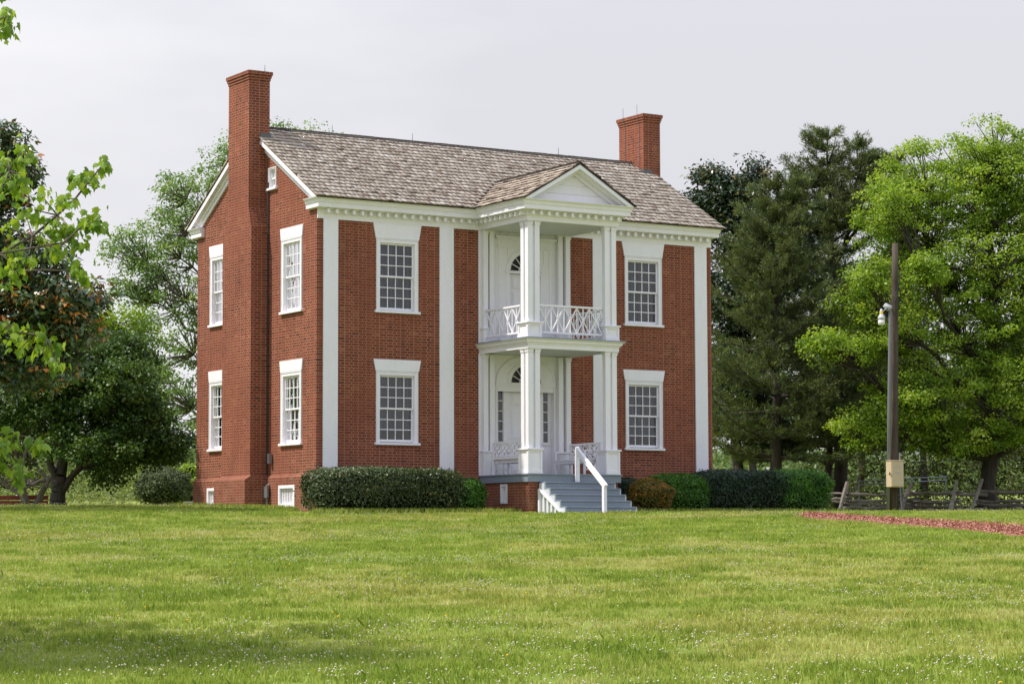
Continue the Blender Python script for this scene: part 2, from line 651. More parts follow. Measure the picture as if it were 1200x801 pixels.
# ------------------------------------------------------------------ the house
Wd, D = 12.958, 7.571
Z0 = -0.25                       # walls go a little below the grade
EZ, EOV, SLOPE = 8.53, 0.38, 0.586
RY = D / 2
RZ = EZ + SLOPE * (RY + EOV)
OV = 0.20                        # roof overhang past the gables
house = thing('brick_house', 'two storey red brick house with white trim and a double columned portico', 'house', (Wd / 2, D / 2, 0.3))


def roof_z(y):
    return RZ - SLOPE * abs(y - RY)


def clip_below(poly, zf):
    """keep the part of polygon [(a, z)] under the line z = zf(a) (piecewise by sign handled with two half planes)"""
    out_ = poly
    for (a0, z0, k) in zf:                       # z <= z0 + k (a - a0)
        res = []
        for i in range(len(out_)):
            p, q = out_[i], out_[(i + 1) % len(out_)]
            fp = p[1] - (z0 + k * (p[0] - a0))
            fq = q[1] - (z0 + k * (q[0] - a0))
            if fp <= 0:
                res.append(p)
            if (fp < 0 < fq) or (fq < 0 < fp):
                t = fp / (fp - fq)
                res.append((p[0] + t * (q[0] - p[0]), p[1] + t * (q[1] - p[1])))
        out_ = res
        if len(out_) < 3:
            return []
    return out_


def wall_grid(mb, a0, a1, z0, z1, holes, depth, clip=None):
    """a wall in local (a, n, z), n = 0 the outer face, with openings and their reveals"""
    As = sorted({a0, a1, *[h[0] for h in holes], *[h[1] for h in holes]})
    Zs = sorted({z0, z1, *[h[2] for h in holes], *[h[3] for h in holes]})
    for p, q in zip(As, As[1:]):
        for r, s_ in zip(Zs, Zs[1:]):
            cm, zm = (p + q) / 2, (r + s_) / 2
            if any(h[0] < cm < h[1] and h[2] < zm < h[3] for h in holes):
                continue
            pl = [(p, r), (q, r), (q, s_), (p, s_)]
            if clip:
                pl = clip_below(pl, clip)
            if len(pl) >= 3:
                mb.poly([(a, 0, z) for a, z in pl])
    for h in holes:
        x0, x1, y0, y1 = h
        mb.poly([(x0, 0, y0), (x0, -depth, y0), (x0, -depth, y1), (x0, 0, y1)])
        mb.poly([(x1, 0, y0), (x1, 0, y1), (x1, -depth, y1), (x1, -depth, y0)])
        mb.poly([(x0, 0, y1), (x1, 0, y1), (x1, -depth, y1), (x0, -depth, y1)])
        mb.poly([(x0, 0, y0), (x0, -depth, y0), (x1, -depth, y0), (x1, 0, y0)])


FRONT = lambda a, n, z: (a, -n, z)
LEFT = lambda a, n, z: (-n, a, z)
RIGHT = lambda a, n, z: (Wd + n, a, z)
BACK = lambda a, n, z: (a, D + n, z)
wA, wB = 1.784, 3.078
F_LO, F_UP = (2.0, 3.991), (5.551, 7.566)
front_wins = [(wA, wB, *F_LO), (wA, wB, *F_UP), (Wd - wB, Wd - wA, *F_LO), (Wd - wB, Wd - wA, *F_UP)]
gA, gB = 0.838, 2.068
hA, hB = D - gB - 0.09, D - gA + 0.0
hA, hB = 5.44, 6.667
gable_wins = [(gA, gB, *F_LO), (gA, gB, 5.565, 7.60), (hA, hB, *F_LO), (hA, hB, 5.565, 7.60)]
attic = (2.41, 2.905, 9.06, 9.70)
attic2 = (D - 2.905, D - 2.41, 9.06, 9.70)
base_wins_front = [(1.90, 2.92, 0.38, 0.95), (Wd - 2.92, Wd - 1.90, 0.38, 0.95)]
base_wins_gable = [(1.11, 2.08, 0.36, 0.94), (5.62, 6.67, 0.43, 0.96)]
roofclip = [(0, roof_z(0) - 0.05, SLOPE), (D, roof_z(D) - 0.05, -SLOPE)]

mb = MB(FRONT)
wall_grid(mb, 0, Wd, Z0, 8.3, front_wins + base_wins_front + [(6.50 - 0.96, 6.50 + 0.96, 1.215, 3.72), (6.0, 7.0, 4.845, 6.84)], 0.13)
mb.T = LEFT
wall_grid(mb, 0, D, Z0, RZ, gable_wins + base_wins_gable + [attic, attic2], 0.13, roofclip)
mb.T = RIGHT
wall_grid(mb, 0, D, Z0, RZ, [], 0.13, roofclip)
mb.T = BACK
wall_grid(mb, 0, Wd, Z0, 8.3, [], 0.13)
mb.build('wall', M['brick'], house)

# projecting water table
PT = 1.235
mb = MB(FRONT)


def plinth(mb, a0, a1, holes, o):
    prof = lambda p, q, z0, z1: mb.prism([(p, 0.001, z0), (p, o, z0), (p, o, z1), (p, 0.001, z1)], (q - p, 0, 0))
    edges = [a0] + sorted(sum([[h[0], h[1]] for h in holes], [])) + [a1]
    for k in range(len(edges) - 1):
        p, q = edges[k], edges[k + 1]
        if k % 2 == 0:
            prof(p, q, Z0, PT - 0.075)
        else:
            h = [h for h in holes if h[0] == p][0]
            prof(p, q, Z0, h[2])
            prof(p, q, h[3], PT - 0.075)
    mb.prism([(a0, 0.001, PT - 0.075), (a0, o, PT - 0.075), (a0, 0.004, PT)], (a1 - a0, 0, 0))


plinth(mb, -0.07, 5.02, base_wins_front[:1], 0.07)
mb.build('water_table', M['brick'], house)
mb = MB(FRONT)
plinth(mb, 7.94, Wd + 0.07, base_wins_front[1:], 0.07)
mb.build('water_table', M['brick'], house)
mb = MB(LEFT)
plinth(mb, 0.0, 2.80, base_wins_gable[:1], 0.07)
mb.build('water_table', M['brick'], house)
mb = MB(LEFT)
plinth(mb, 4.84, D + 0.07, base_wins_gable[1:], 0.07)
mb.build('water_table', M['brick'], house)
mb = MB(RIGHT)
plinth(mb, 0.0, D + 0.07, [], 0.07)
mb.build('water_table', M['brick'], house)


# chimneys
def chimney(T, name_label, inner):
    mb = MB(T)
    mb.box(2.90, 4.72, 0.001, 0.53, PT - 0.03, 8.05)
    # shoulders
    mb.prism([(2.90, 0.001, 8.05), (4.72, 0.001, 8.05), (4.40, 0.001, 8.62), (3.08, 0.001, 8.62)], (0, 0.529, 0))
    mb.box(3.08, 4.40, inner, 0.53, 8.62, 12.17)
    mb.box(2.82, 4.80, 0.001, 0.72, Z0, PT - 0.12)
    mb.prism([(2.82, 0.001, PT - 0.12), (2.82, 0.72, PT - 0.12), (2.82, 0.53, PT - 0.001), (2.82, 0.001, PT - 0.001)], (1.98, 0, 0))
    mb.box(3.062, 4.418, inner - 0.018, 0.548, 12.171, 12.245)
    mb.box(3.04, 4.44, inner - 0.04, 0.57, 12.246, 12.32)
    mb.box(3.015, 4.465, inner - 0.065, 0.595, 12.321, 12.42)
    o = mb.build('chimney', M['brick'], house, label=name_label)
    fl = MB(T)
    fl.box(3.07, 4.41, inner - 0.03, inner - 0.002, roof_z(3.08) - 0.05, roof_z(3.08) + 0.16)
    fl.prism([(3.075, inner - 0.03, roof_z(3.07) - 0.1), (3.075, inner - 0.03, roof_z(3.07) + 0.14), (3.075, 0.2, roof_z(3.07) + 0.14), (3.075, 0.2, roof_z(3.07) - 0.1)], (-0.03, 0, 0))
    fl.build('flashing', M['lead'], o)
    cp = MB(T)
    cp.box(3.12, 4.36, inner + 0.05, 0.48, 12.421, 12.445)
    cp.build('chimney_top', M['lead'], o)
    rd = MB(T)
    if inner < -0.09:
        rd.tube([(3.3, inner + 0.05, 12.42), (3.3, inner + 0.05, 12.66)], [0.014, 0.008], 6)
        rd.build('lightning_rod', M['metal'], o)
    return o


ch1 = chimney(LEFT, 'tall chimney with sloped shoulders on the sunlit gable end', -0.10)
ch2 = chimney(lambda a, n, z: (Wd - 0.13 + n, a, z), 'chimney at the far end of the roof', 0.0 - 0.085)
wr = MB()
for a, n_ in ((3.30, -0.10), (4.05, -0.10)):
    wr.tube([(Wd - 0.13 - 0.10, a, roof_z(3.08) + 0.2), (Wd - 0.232, a, 12.1), (Wd - 0.30, a, 12.3), (Wd - 0.30, a, 12.72)], 0.008, 5)
wr.build('conductor_wire', M['metal'], ch2)


# windows
def window(T, a0, a1, z0, z1, nc_, nr_, curtain, seed, lintel=None, casing=0.115, parent=None, sill=True, cbot=-0.1):
    rnd = random.Random(seed)
    cw = casing
    mb = MB(T)                                   # casing, set 2 cm proud of the brick
    zb = z0 + (0.07 if sill else 0)
    mb.box(a0, a0 + cw, -0.09, 0.022, zb, z1)
    mb.box(a1 - cw, a1, -0.09, 0.022, zb, z1)
    mb.box(a0 + cw, a1 - cw, -0.09, 0.020, z1 - cw, z1)
    # back band
    for x0, x1 in ((a0 + 0.003, a0 + 0.03), (a1 - 0.03, a1 - 0.003)):
        mb.box(x0, x1, 0.022, 0.036, zb, z1 - 0.003)
    mb.box(a0 + 0.03, a1 - 0.03, 0.020, 0.034, z1 - 0.03, z1 - 0.003)
    fr = mb.build('window', M['white'], parent or house, bevel=0.004)
    i0, i1, j0, j1 = a0 + cw, a1 - cw, zb + 0.02, z1 - cw
    jm = (j0 + j1) / 2
    sa = MB(T)
    st = 0.045
    for lo, hi, n0, n1 in ((jm - 0.02, j1, -0.085, -0.045), (j0, jm + 0.02, -0.125, -0.0851)):
        sa.box(i0, i0 + st, n0, n1, lo, hi)
        sa.box(i1 - st, i1, n0, n1, lo, hi)
        sa.box(i0 + st, i1 - st, n0, n1, hi - st, hi)
        sa.box(i0 + st, i1 - st, n0, n1, lo, lo + st + (0.02 if lo == j0 else 0))
        lo2 = lo + st + (0.02 if lo == j0 else 0)
        for k in range(1, nc_):
            x = i0 + st + (i1 - i0 - 2 * st) * k / nc_
            sa.box(x - 0.011, x + 0.011, n0 + 0.008, n1 - 0.004, lo2, hi - st)
        for k in range(1, nr_ // 2):
            z = lo2 + (hi - st - lo2) * k / (nr_ // 2)
            sa.box(i0 + st, i1 - st, n0 + 0.0085, n1 - 0.0045, z - 0.011, z + 0.011)
    sa.build('sash', M['white'], fr)
    gl = MB(T)
    gl.poly([(i0 + 0.01, -0.066, jm), (i1 - 0.01, -0.066, jm), (i1 - 0.01, -0.066, j1 - 0.01), (i0 + 0.01, -0.066, j1 - 0.01)])
    gl.poly([(i0 + 0.01, -0.106, j0 + 0.01), (i1 - 0.01, -0.106, j0 + 0.01), (i1 - 0.01, -0.106, jm), (i0 + 0.01, -0.106, jm)])
    gl.build('pane', M['glass'], fr)
    if sill:
        sb = MB(T)
        sb.box(a0 - 0.05, a1 + 0.05, -0.10, 0.075, z0, z0 + 0.068)
        sb.build('sill', M['white'], fr, bevel=0.006)
    if lintel:
        lb = MB(T)
        lz0, lz1, fl_ = lintel
        lb.prism([(a0 - 0.005 - 0.015, -0.02, lz0), (a1 + 0.02, -0.02, lz0), (a1 + fl_, -0.02, lz1), (a0 - fl_, -0.02, lz1)], (0, 0.055, 0))
        lb.build('lintel', M['white'], fr, bevel=0.004)
    if curtain:
        gap, m_ = curtain
        V, F_ = [], []
        spans = [(i0 - 0.05, i0 + (i1 - i0) * (0.5 - gap / 2)), (i0 + (i1 - i0) * (0.5 + gap / 2), i1 + 0.05)] if gap else [(i0 - 0.05, i1 + 0.05)]
        cb = MB(T)
        ph = rnd.random() * 6
        for p, q in spans:
            n = 60
            pts = []
            for k in range(n + 1):
                a = p + (q - p) * k / n
                dn = -0.28 + 0.07 * math.sin(a * 47 + ph + math.sin(a * 9) * 1.2) + 0.012 * math.sin(a * 119 + ph * 2)
                pts.append((a, dn))
            for (a, b), (c_, d_) in zip(pts, pts[1:]):
                cb.poly([(a, b, j0 + cbot), (c_, d_, j0 + cbot), (c_, d_, j1 + 0.1), (a, b, j1 + 0.1)])
        cb.build('curtain', m_, fr, smooth_=True)
    return fr


for k, (a0, a1, z0, z1) in enumerate(front_wins):
    up = k % 2 == 1
    window(FRONT, a0, a1, z0, z1, 4, 6, ((0.16, 0.0, 0.07, 0.03)[k], M['blind']), 10 + k,
           (z1 + 0.001, 4.30, 0.082) if not up else (z1 + 0.001, 7.995, 0.10), cbot=-0.1 if up else 0.30)
for k, (a0, a1, z0, z1) in enumerate(gable_wins):
    up = k % 2 == 1
    window(LEFT, a0, a1, z0, z1, 4, 6, ((0.30, 0.24, 0.38, 0.30)[k], M['curtain']), 20 + k, (z1 + 0.001, 4.30, 0.07) if not up else (z1 + 0.001, 7.91, 0.07))
for a0, a1, z0, z1 in (attic, attic2):
    aw = window(LEFT, a0, a1, z0, z1, 2, 2, None, 30, None, 0.06)
    mb = MB(LEFT)
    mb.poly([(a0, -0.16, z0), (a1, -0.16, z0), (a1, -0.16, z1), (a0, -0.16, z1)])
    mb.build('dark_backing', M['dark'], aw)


def grille(T, a0, a1, z0, z1, n=8, back=-0.13):
    mb = MB(T)
    b = 0.085
    mb.box(a0, a0 + b, -0.06, 0.082, z0, z1)
    mb.box(a1 - b, a1, -0.06, 0.082, z0, z1)
    mb.box(a0 + b, a1 - b, -0.06, 0.080, z1 - b, z1)
    mb.box(a0 + b, a1 - b, -0.06, 0.080, z0, z0 + b)
    o = mb.build('basement_window', M['white'], house, bevel=0.004)
    s_ = MB(T)
    for k in range(n):
        x = a0 + b + (a1 - a0 - 2 * b) * (k + 0.5) / n
        s_.box(x - 0.022, x + 0.022, -0.04, 0.01, z0 + b, z1 - b)
    s_.build('bar', M['white'], o)
    p = MB(T)
    p.poly([(a0, back + 0.02, z0), (a1, back + 0.02, z0), (a1, back + 0.02, z1), (a0, back + 0.02, z1)])
    p.build('backing', M['cream'], o)


for h in base_wins_front:
    grille(FRONT, *h)
for h in base_wins_gable:
    grille(LEFT, *h)

# rooms behind the windows: floors and a plaster partition so light stays inside
rm = MB()
rm.box(0.35, Wd - 0.35, 0.4, D - 0.1, 1.20, 1.24)
rm.box(0.35, Wd - 0.35, 0.4, D - 0.1, 4.6, 4.9)
rm.box(0.35, Wd - 0.35, 0.4, D - 0.1, 8.2, 8.3)
rm.box(0.32, Wd - 0.32, 3.7, 3.8, 1.24, 4.6)
rm.box(0.32, Wd - 0.32, 3.7, 3.8, 4.9, 8.2)
rm.box(4.6, 4.7, 0.4, D - 0.1, 1.24, 4.6)
rm.box(4.6, 4.7, 0.4, D - 0.1, 4.9, 8.2)
rm.box(8.5, 8.6, 0.4, D - 0.1, 1.24, 4.6)
rm.box(8.5, 8.6, 0.4, D - 0.1, 4.9, 8.2)
rm.build('room', M['room'], house)

# pilasters on the front
for p, q in ((0.181, 0.619), (3.745, 4.189), (Wd - 4.189, Wd - 3.745), (Wd - 0.619, Wd - 0.181)):
    mb = MB(FRONT)
    mb.box(p, q, 0.001, 0.045, 1.24, 7.985)
    mb.build('pilaster', M['white'], house, bevel=0.005)

# cornice all round the front with the portico
PX0, PX1, PD = 5.04, Wd - 5.04, 2.50
PROF = [(0.0, 7.98), (0.035, 7.98), (0.035, 8.105), (0.06, 8.12), (0.06, 8.235), (0.235, 8.25), (0.235, 8.262), (0.275, 8.262), (0.275, 8.375), (0.295, 8.385), (0.315, 8.47), (0.36, 8.495), (0.37, 8.522), (0.0, 8.522)]
path = [(0.17, 0.45), (0.17, 0.0), (PX0, 0.0), (PX0, -PD), (PX1, -PD), (PX1, 0.0), (Wd - 0.17, 0.0), (Wd - 0.17, 0.45)]
mb = MB()
mb.box(0.005, 0.165, -0.036, 0.0, 7.981, 8.24)
mb.build('frieze', M['white'], house)
mb = MB()
mb.box(Wd - 0.165, Wd - 0.005, -0.036, 0.0, 7.981, 8.24)
mb.build('frieze', M['white'], house)
for s_ in (-1, 1):        # rear returns
    mb = MB()
    mb.sweep([(0.5, D), (0.17, D), (0.17, D - 0.45)] if s_ < 0 else [(Wd - 0.17, D - 0.45), (Wd - 0.17, D), (Wd - 0.5, D)], PROF)
    mb.build('cornice_return', M['white'], house)
mb = MB()
mb.sweep([(Wd - 0.5, D), (0.5, D)], PROF)
mb.build('cornice', M['white'], house, label='cornice along the back eaves')
mb = MB()
mb.box(PX0, PX1, -0.035, 0.0, 7.98, 8.2)         # frieze of the wall inside the portico
mb.build('frieze', M['white'], house)
mb = MB()
mb.sweep(path, PROF)


def dentils(p, q, skip=0.08):
    p, q = Vector(p), Vector(q)
    L = (q - p).length
    d = (q - p) / L
    n = Vector((d.y, -d.x))
    k = max(1, round((L - 2 * skip) / 0.262))
    for i in range(k + 1):
        c = p + d * (skip + (L - 2 * skip) * i / k)
        a, b = c - d * 0.038 + n * 0.058, c + d * 0.038 + n * 0.20
        mb.box(min(a.x, b.x), max(a.x, b.x), min(a.y, b.y), max(a.y, b.y), 8.128, 8.236)


dentils((0.17, 0), (PX0 - 0.1, 0))
dentils((PX0, 0.0 - 0.28), (PX0, -PD))
dentils((PX0, -PD), (PX1, -PD), 0.06)
dentils((PX1, -PD), (PX1, -0.28))
dentils((PX1 + 0.1, 0), (Wd - 0.17, 0))
mb.build('cornice', M['white'], house)

# rake boards on the gables, standing on the cornice returns
for x0, sgn in ((0.0, -1), (Wd, 1)):
    mb = MB()

    def rake(o0, o1, top, bot):
        xa, xb = x0 + sgn * o0, x0 + sgn * o1
        zc = 8.524
        for e in (1, -1):
            yy = lambda z: RY - e * (RZ - z) / SLOPE       # where the slope passes height z
            mb.prism([(xa, yy(zc + top), zc), (xa, yy(zc + bot), zc), (xa, RY, RZ - bot), (xa, RY, RZ - top)], (xb - xa, 0, 0))
    rake(0.002, OV - 0.02, 0.035, 0.14)
    rake(OV - 0.02, OV, 0.03, 0.17)
    rake(0.002, 0.09, 0.141, 0.27)
    rake(0.002, 0.045, 0.271, 0.40)
    mb.build('rake_board', M['white'], house)


# roofs: individual split shakes laid in courses
def shakes(rows, rng):
    """rows: list of (p_start, p_end, up_vec(unit), normal, exposure) -> verts, faces, rnd"""
    V, F_, R = [], [], []
    for (p, q, upv, nrm, ex) in rows:
        p, q = np.array(p), np.array(q)
        L = np.linalg.norm(q - p)
        if L < 0.05:
            continue
        d = (q - p) / L
        a = -rng.random() * 0.1
        while a < L:
            wd = rng.uniform(0.09, 0.21)
            b = min(a + wd - 0.006, L)
            a0 = max(a, 0)
            if b - a0 > 0.02:
                jit = rng.normal(0, 0.007)
                th = 0.028 + rng.random() * 0.020
                lift = rng.random() * 0.006 + (0.02 if rng.random() < 0.03 else 0)
                s0 = -0.02 + jit
                s1 = ex * 1.5
                base = p + d * a0
                ww = d * (b - a0)
                i = len(V)
                sk = rng.normal(0, 0.004)
                lo0 = base + upv * (s0 + sk) + nrm * (0.012 + lift)
                lo1 = base + ww + upv * (s0 - sk) + nrm * (0.012 + lift)
                hi0 = base + upv * s1 + nrm * 0.004
                hi1 = base + ww + upv * s1 + nrm * 0.004
                V += [lo0, lo1, hi1, hi0, lo0 + nrm * th, lo1 + nrm * th, hi1 + nrm * 0.006, hi0 + nrm * 0.006]
                F_ += [[i + 4, i + 5, i + 6, i + 7], [i, i + 1, i + 5, i + 4], [i, i + 4, i + 7, i + 3], [i + 1, i + 2, i + 6, i + 5]]
                r = np.clip(rng.normal(0.5, 0.15), 0.15, 1)
                R += [r, 0.07, max(0.05, r - 0.3), max(0.05, r - 0.3)]  # butts and side edges coloured dark for the shadow lines between courses
            a += wd
    return np.array(V), np.array(F_), np.array(R)


rng = np.random.default_rng(3)
sl_len = math.hypot(RY + EOV, SLOPE * (RY + EOV))
ex = sl_len / 20
uF = np.array([0, 1, SLOPE]) / math.hypot(1, SLOPE)
nF = np.array([0, -SLOPE, 1]) / math.hypot(1, SLOPE)
rows = []
VX0, VX1 = 6.479 - 1.80, 6.479 + 1.80             # portico eave
for k in range(20):
    t = k * ex
    y, z = -EOV - 0.03 + uF[1] * t, EZ - 0.018 + uF[2] * t
    # leave out what lies under the portico roof
    half = 1.80 - (y + EOV)
    if half > 0.12:
        rows.append(((-OV - 0.03, y, z), (6.479 - half + 0.06, y, z), uF, nF, ex))
        rows.append(((6.479 + half - 0.06, y, z), (Wd + OV + 0.03, y, z), uF, nF, ex))
    else:
        rows.append(((-OV - 0.03, y, z), (Wd + OV + 0.03, y, z), uF, nF, ex))
uB, nB = uF * np.array([1, -1, 1]), nF * np.array([1, -1, 1])
for k in range(20):
    t = k * ex
    y, z = D + EOV + 0.03 + uB[1] * t, EZ - 0.018 + uB[2] * t
    rows.append(((-OV - 0.03, y, z), (Wd + OV + 0.03, y, z), uB, nB, ex))
V, F_, R = shakes(rows, rng)
roof = mesh_np('roof', V, F_, M['shake'], house, R)
mb = MB()
for ya, yb in ((-EOV, RY), (D + EOV, RY)):
    mb.prism([(-OV, ya, roof_z(ya) - 0.035), (-OV, yb, roof_z(yb) - 0.035), (-OV, yb, roof_z(yb) - 0.004), (-OV, ya, roof_z(ya) - 0.004)], (Wd + 2 * OV, 0, 0))
mb.build('roof_deck', M['under'], roof)
# ridge cap
rows = []
V, F_, R = [], [], []
x = -OV - 0.03
cap = MB()
while x < Wd + OV:
    L = rng.uniform(0.2, 0.3)
    h = rng.uniform(0.025, 0.05)
    for sg_ in (-1, 1):
        y2 = RY + sg_ * 0.16
        cap.prism([(x, RY, RZ + h), (x, y2, roof_z(y2) + h - 0.005), (x, y2, roof_z(y2) + h + 0.018), (x, RY, RZ + h + 0.022)], (L, 0, 0.0))
    x += L * 0.9
cap.build('ridge_cap', M['under'], roof)
for xx in (0.62 + 1.8, 5.05, 10.1):
    rd = MB()
    rd.tube([(xx, RY, RZ), (xx, RY, RZ + 0.28)], [0.012, 0.007], 6)
    rd.build('lightning_rod', M['metal'], roof)

# portico roof
PCX = 6.479
PTX, PYF = 1.80, -PD - 0.40
PAZ = EZ + SLOPE * PTX


def proof(x):
    return PAZ - SLOPE * abs(x - PCX)


rows = []
pl_len = math.hypot(PTX, SLOPE * PTX)
npr = 9
for sgn in (-1, 1):
    up_ = np.array([-sgn, 0, SLOPE]) / math.hypot(1, SLOPE)
    nr_ = np.array([sgn * SLOPE, 0, 1]) / math.hypot(1, SLOPE)
    for k in range(npr):
        t = k * pl_len / npr
        x = PCX + sgn * (PTX + 0.02) + up_[0] * t
        z = EZ - 0.012 + up_[2] * t
        yb = -EOV + (PTX - abs(x - PCX)) + 0.12
        rows.append(((x, PYF, z), (x, yb, z), up_, nr_, pl_len / npr))
V, F_, R = shakes(rows, rng)
proofo = mesh_np('portico_roof', V, F_, M['shake'], house, np.clip(R - 0.12, 0, 1))
mb = MB()
for sgn in (-1, 1):
    x0 = PCX + sgn * PTX
    mb.prism([(x0, PYF + 0.01, EZ - 0.035), (PCX, PYF + 0.01, PAZ - 0.035), (PCX, PYF + 0.01, PAZ - 0.003), (x0, PYF + 0.01, EZ - 0.003)], (0, 2.9 + 0.1, 0))
    mb.poly([(x0, -0.30, EZ + 0.0), (PCX, 0.1, PAZ - 0.003), (PCX, 1.42, PAZ - 0.003), (x0, -EOV, EZ)])
mb.build('roof_deck', M['under'], proofo)
cap = MB()
y = PYF
while y < 1.35:
    L = rng.uniform(0.2, 0.28)
    for sg_ in (-1, 1):
        x2 = PCX + sg_ * 0.14
        cap.prism([(PCX, y, PAZ + 0.03), (x2, y, proof(x2) + 0.026), (x2, y, proof(x2) + 0.044), (PCX, y, PAZ + 0.052)], (0, L, 0))
    y += L * 0.9
cap.build('ridge_cap', M['under'], proofo)

# pediment
mb = MB()
zb_ = 8.522
yT = -PD + 0.0
lev = [zb_, zb_ + 0.24, zb_ + 0.48, zb_ + 0.72, PAZ - 0.06]
for k in range(4):
    za, zc = lev[k] + (0.008 if k else 0), lev[k + 1]
    ha, hc = (PAZ - 0.05 - za) / SLOPE, max(0.02, (PAZ - 0.05 - zc) / SLOPE)
    mb.prism([(PCX - ha, yT, za), (PCX + ha, yT, za), (PCX + hc, yT, zc), (PCX - hc, yT, zc)], (0, -0.03 + 0.003 * k, 0))
ha = (PAZ - 0.05 - zb_) / SLOPE
mb.prism([(PCX - ha, yT + 0.02, zb_), (PCX + ha, yT + 0.02, zb_), (PCX, yT + 0.02, PAZ - 0.05)], (0, -0.03, 0))
ped = mb.build('pediment', M['white'], house)
mb = MB()
for sgn in (-1, 1):
    def prake(y0, y1, top, bot, tip=PTX):
        xa = PCX + sgn * tip
        cut = max(0.0, zb_ - (EZ - bot))        # stay above the horizontal cornice
        mb.prism([(xa - sgn * (bot - top) / SLOPE * 0, y0, EZ - top), (PCX, y0, PAZ - top), (PCX, y0, PAZ - bot), (xa - sgn * cut / SLOPE, y0, zb_ + 0.001)], (0, y1 - y0, 0))
    prake(-PD - 0.375, -PD - 0.25, 0.028, 0.15)
    prake(-PD - 0.25, -PD - 0.10, 0.030, 0.20)
    prake(-PD - 0.10, -PD - 0.03, 0.032, 0.30)
mb.build('raking_cornice', M['white'], ped)

# portico storeys
mx_ = lambda x: Wd - x
mb = MB()
mb.box(PX0 + 0.002, PX1 - 0.002, -PD + 0.002, -0.04, 7.972, 8.51)
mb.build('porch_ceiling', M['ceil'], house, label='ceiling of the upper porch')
mb = MB()
mb.sweep([(PX0, 0.0), (PX0, -PD), (PX1, -PD), (PX1, 0.0)], [(0.0, 4.55), (0.03, 4.55), (0.03, 4.665), (0.055, 4.67), (0.055, 4.70), (0.10, 4.72), (0.10, 4.765), (0.15, 4.80), (0.15, 4.815), (0.0, 4.815)])
mb.build('entablature', M['white'], house)
mb = MB()
mb.box(PX0 + 0.002, PX1 - 0.002, -PD + 0.002, -0.04, 4.565, 4.81)
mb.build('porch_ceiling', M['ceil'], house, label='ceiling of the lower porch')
mb = MB()
mb.box(PX0 - 0.17, PX1 + 0.17, -PD - 0.17, -0.035, 4.816, 4.842)
mb.build('upper_deck', M['grey'], house)
mb = MB()
FZ = 1.215
mb.box(4.95, mx_(4.95), -2.575, -0.04, FZ - 0.035, FZ)
mb.box(4.98, mx_(4.98), -2.545, -0.04, 0.995, FZ - 0.036)
mb.build('porch_floor', M['grey'], house)
mb = MB()
bw = (-1.425, -1.075, 0.43, 0.96)
T_side = lambda a, n, z: (5.04 - n, a, z)
mb.T = T_side
wall_grid(mb, -2.48, 0.0, Z0, 0.995, [bw], 0.13)
mb.T = lambda a, n, z: (a, -2.48 - n, z)
wall_grid(mb, 5.04, mx_(5.04), Z0, 0.995, [], 0.1)
mb.T = lambda a, n, z: (mx_(5.04) + n, a, z)
wall_grid(mb, -2.48, 0.0, Z0, 0.995, [], 0.1)
mb.build('porch_base', M['brick'], house)
mb = MB(T_side)
b = 0.07
mb.box(bw[0], bw[0] + b, -0.08, 0.02, bw[2], bw[3])
mb.box(bw[1] - b, bw[1], -0.08, 0.02, bw[2], bw[3])
mb.box(bw[0] + b, bw[1] - b, -0.08, 0.02, bw[3] - b, bw[3])
mb.box(bw[0] + b, bw[1] - b, -0.08, 0.02, bw[2], bw[2] + b)
v_ = mb.build('vent', M['white'], house, bevel=0.004)
mb = MB(T_side)
mb.box(bw[0] + b, bw[1] - b, -0.1, -0.07, bw[2] + b, bw[3] - b)
mb.build('backing', M['cream'], v_)


def panel_box(mb, x0, x1, y0, y1, z0, z1, fr=0.06, d=0.024):
    """pedestal die with framed panels on each side, a plinth and a cap"""
    mb.box(x0 + d, x1 - d, y0 + d, y1 - d, z0, z1 - 0.045)
    for (xa, xb, ya, yb) in ((x0, x1, y0, y0 + d), (x0, x1, y1 - d, y1)):
        mb.box(xa, xa + fr, ya, yb, z0 + 0.05, z1 - 0.045)
        mb.box(xb - fr, xb, ya, yb, z0 + 0.05, z1 - 0.045)
        mb.box(xa + fr, xb - fr, ya, yb, z1 - 0.1, z1 - 0.045)
        mb.box(xa + fr, xb - fr, ya, yb, z0 + 0.05, z0 + 0.11)
    for (xa, xb) in ((x0, x0 + d), (x1 - d, x1)):
        mb.box(xa, xb, y0 + d, y0 + d + fr, z0 + 0.05, z1 - 0.045)
        mb.box(xa, xb, y1 - d - fr, y1 - d, z0 + 0.05, z1 - 0.045)
        mb.box(xa, xb, y0 + d + fr, y1 - d - fr, z1 - 0.1, z1 - 0.045)
        mb.box(xa, xb, y0 + d + fr, y1 - d - fr, z0 + 0.05, z0 + 0.11)
    mb.box(x0 - 0.008, x1 + 0.008, y0 - 0.008, y1 + 0.008, z0, z0 + 0.05)
    mb.box(x0 - 0.03, x1 + 0.03, y0 - 0.03, y1 + 0.03, z1 - 0.045, z1)


def post(mb, x0, y0, z0, z1, s_=0.15):
    mb.box(x0, x0 + s_, y0, y0 + s_, z0, z1)
    mb.box(x0 - 0.015, x0 + s_ + 0.015, y0 - 0.015, y0 + s_ + 0.015, z1 - 0.10, z1 - 0.03)
    mb.box(x0 - 0.03, x0 + s_ + 0.03, y0 - 0.03, y0 + s_ + 0.03, z1 - 0.0299, z1)


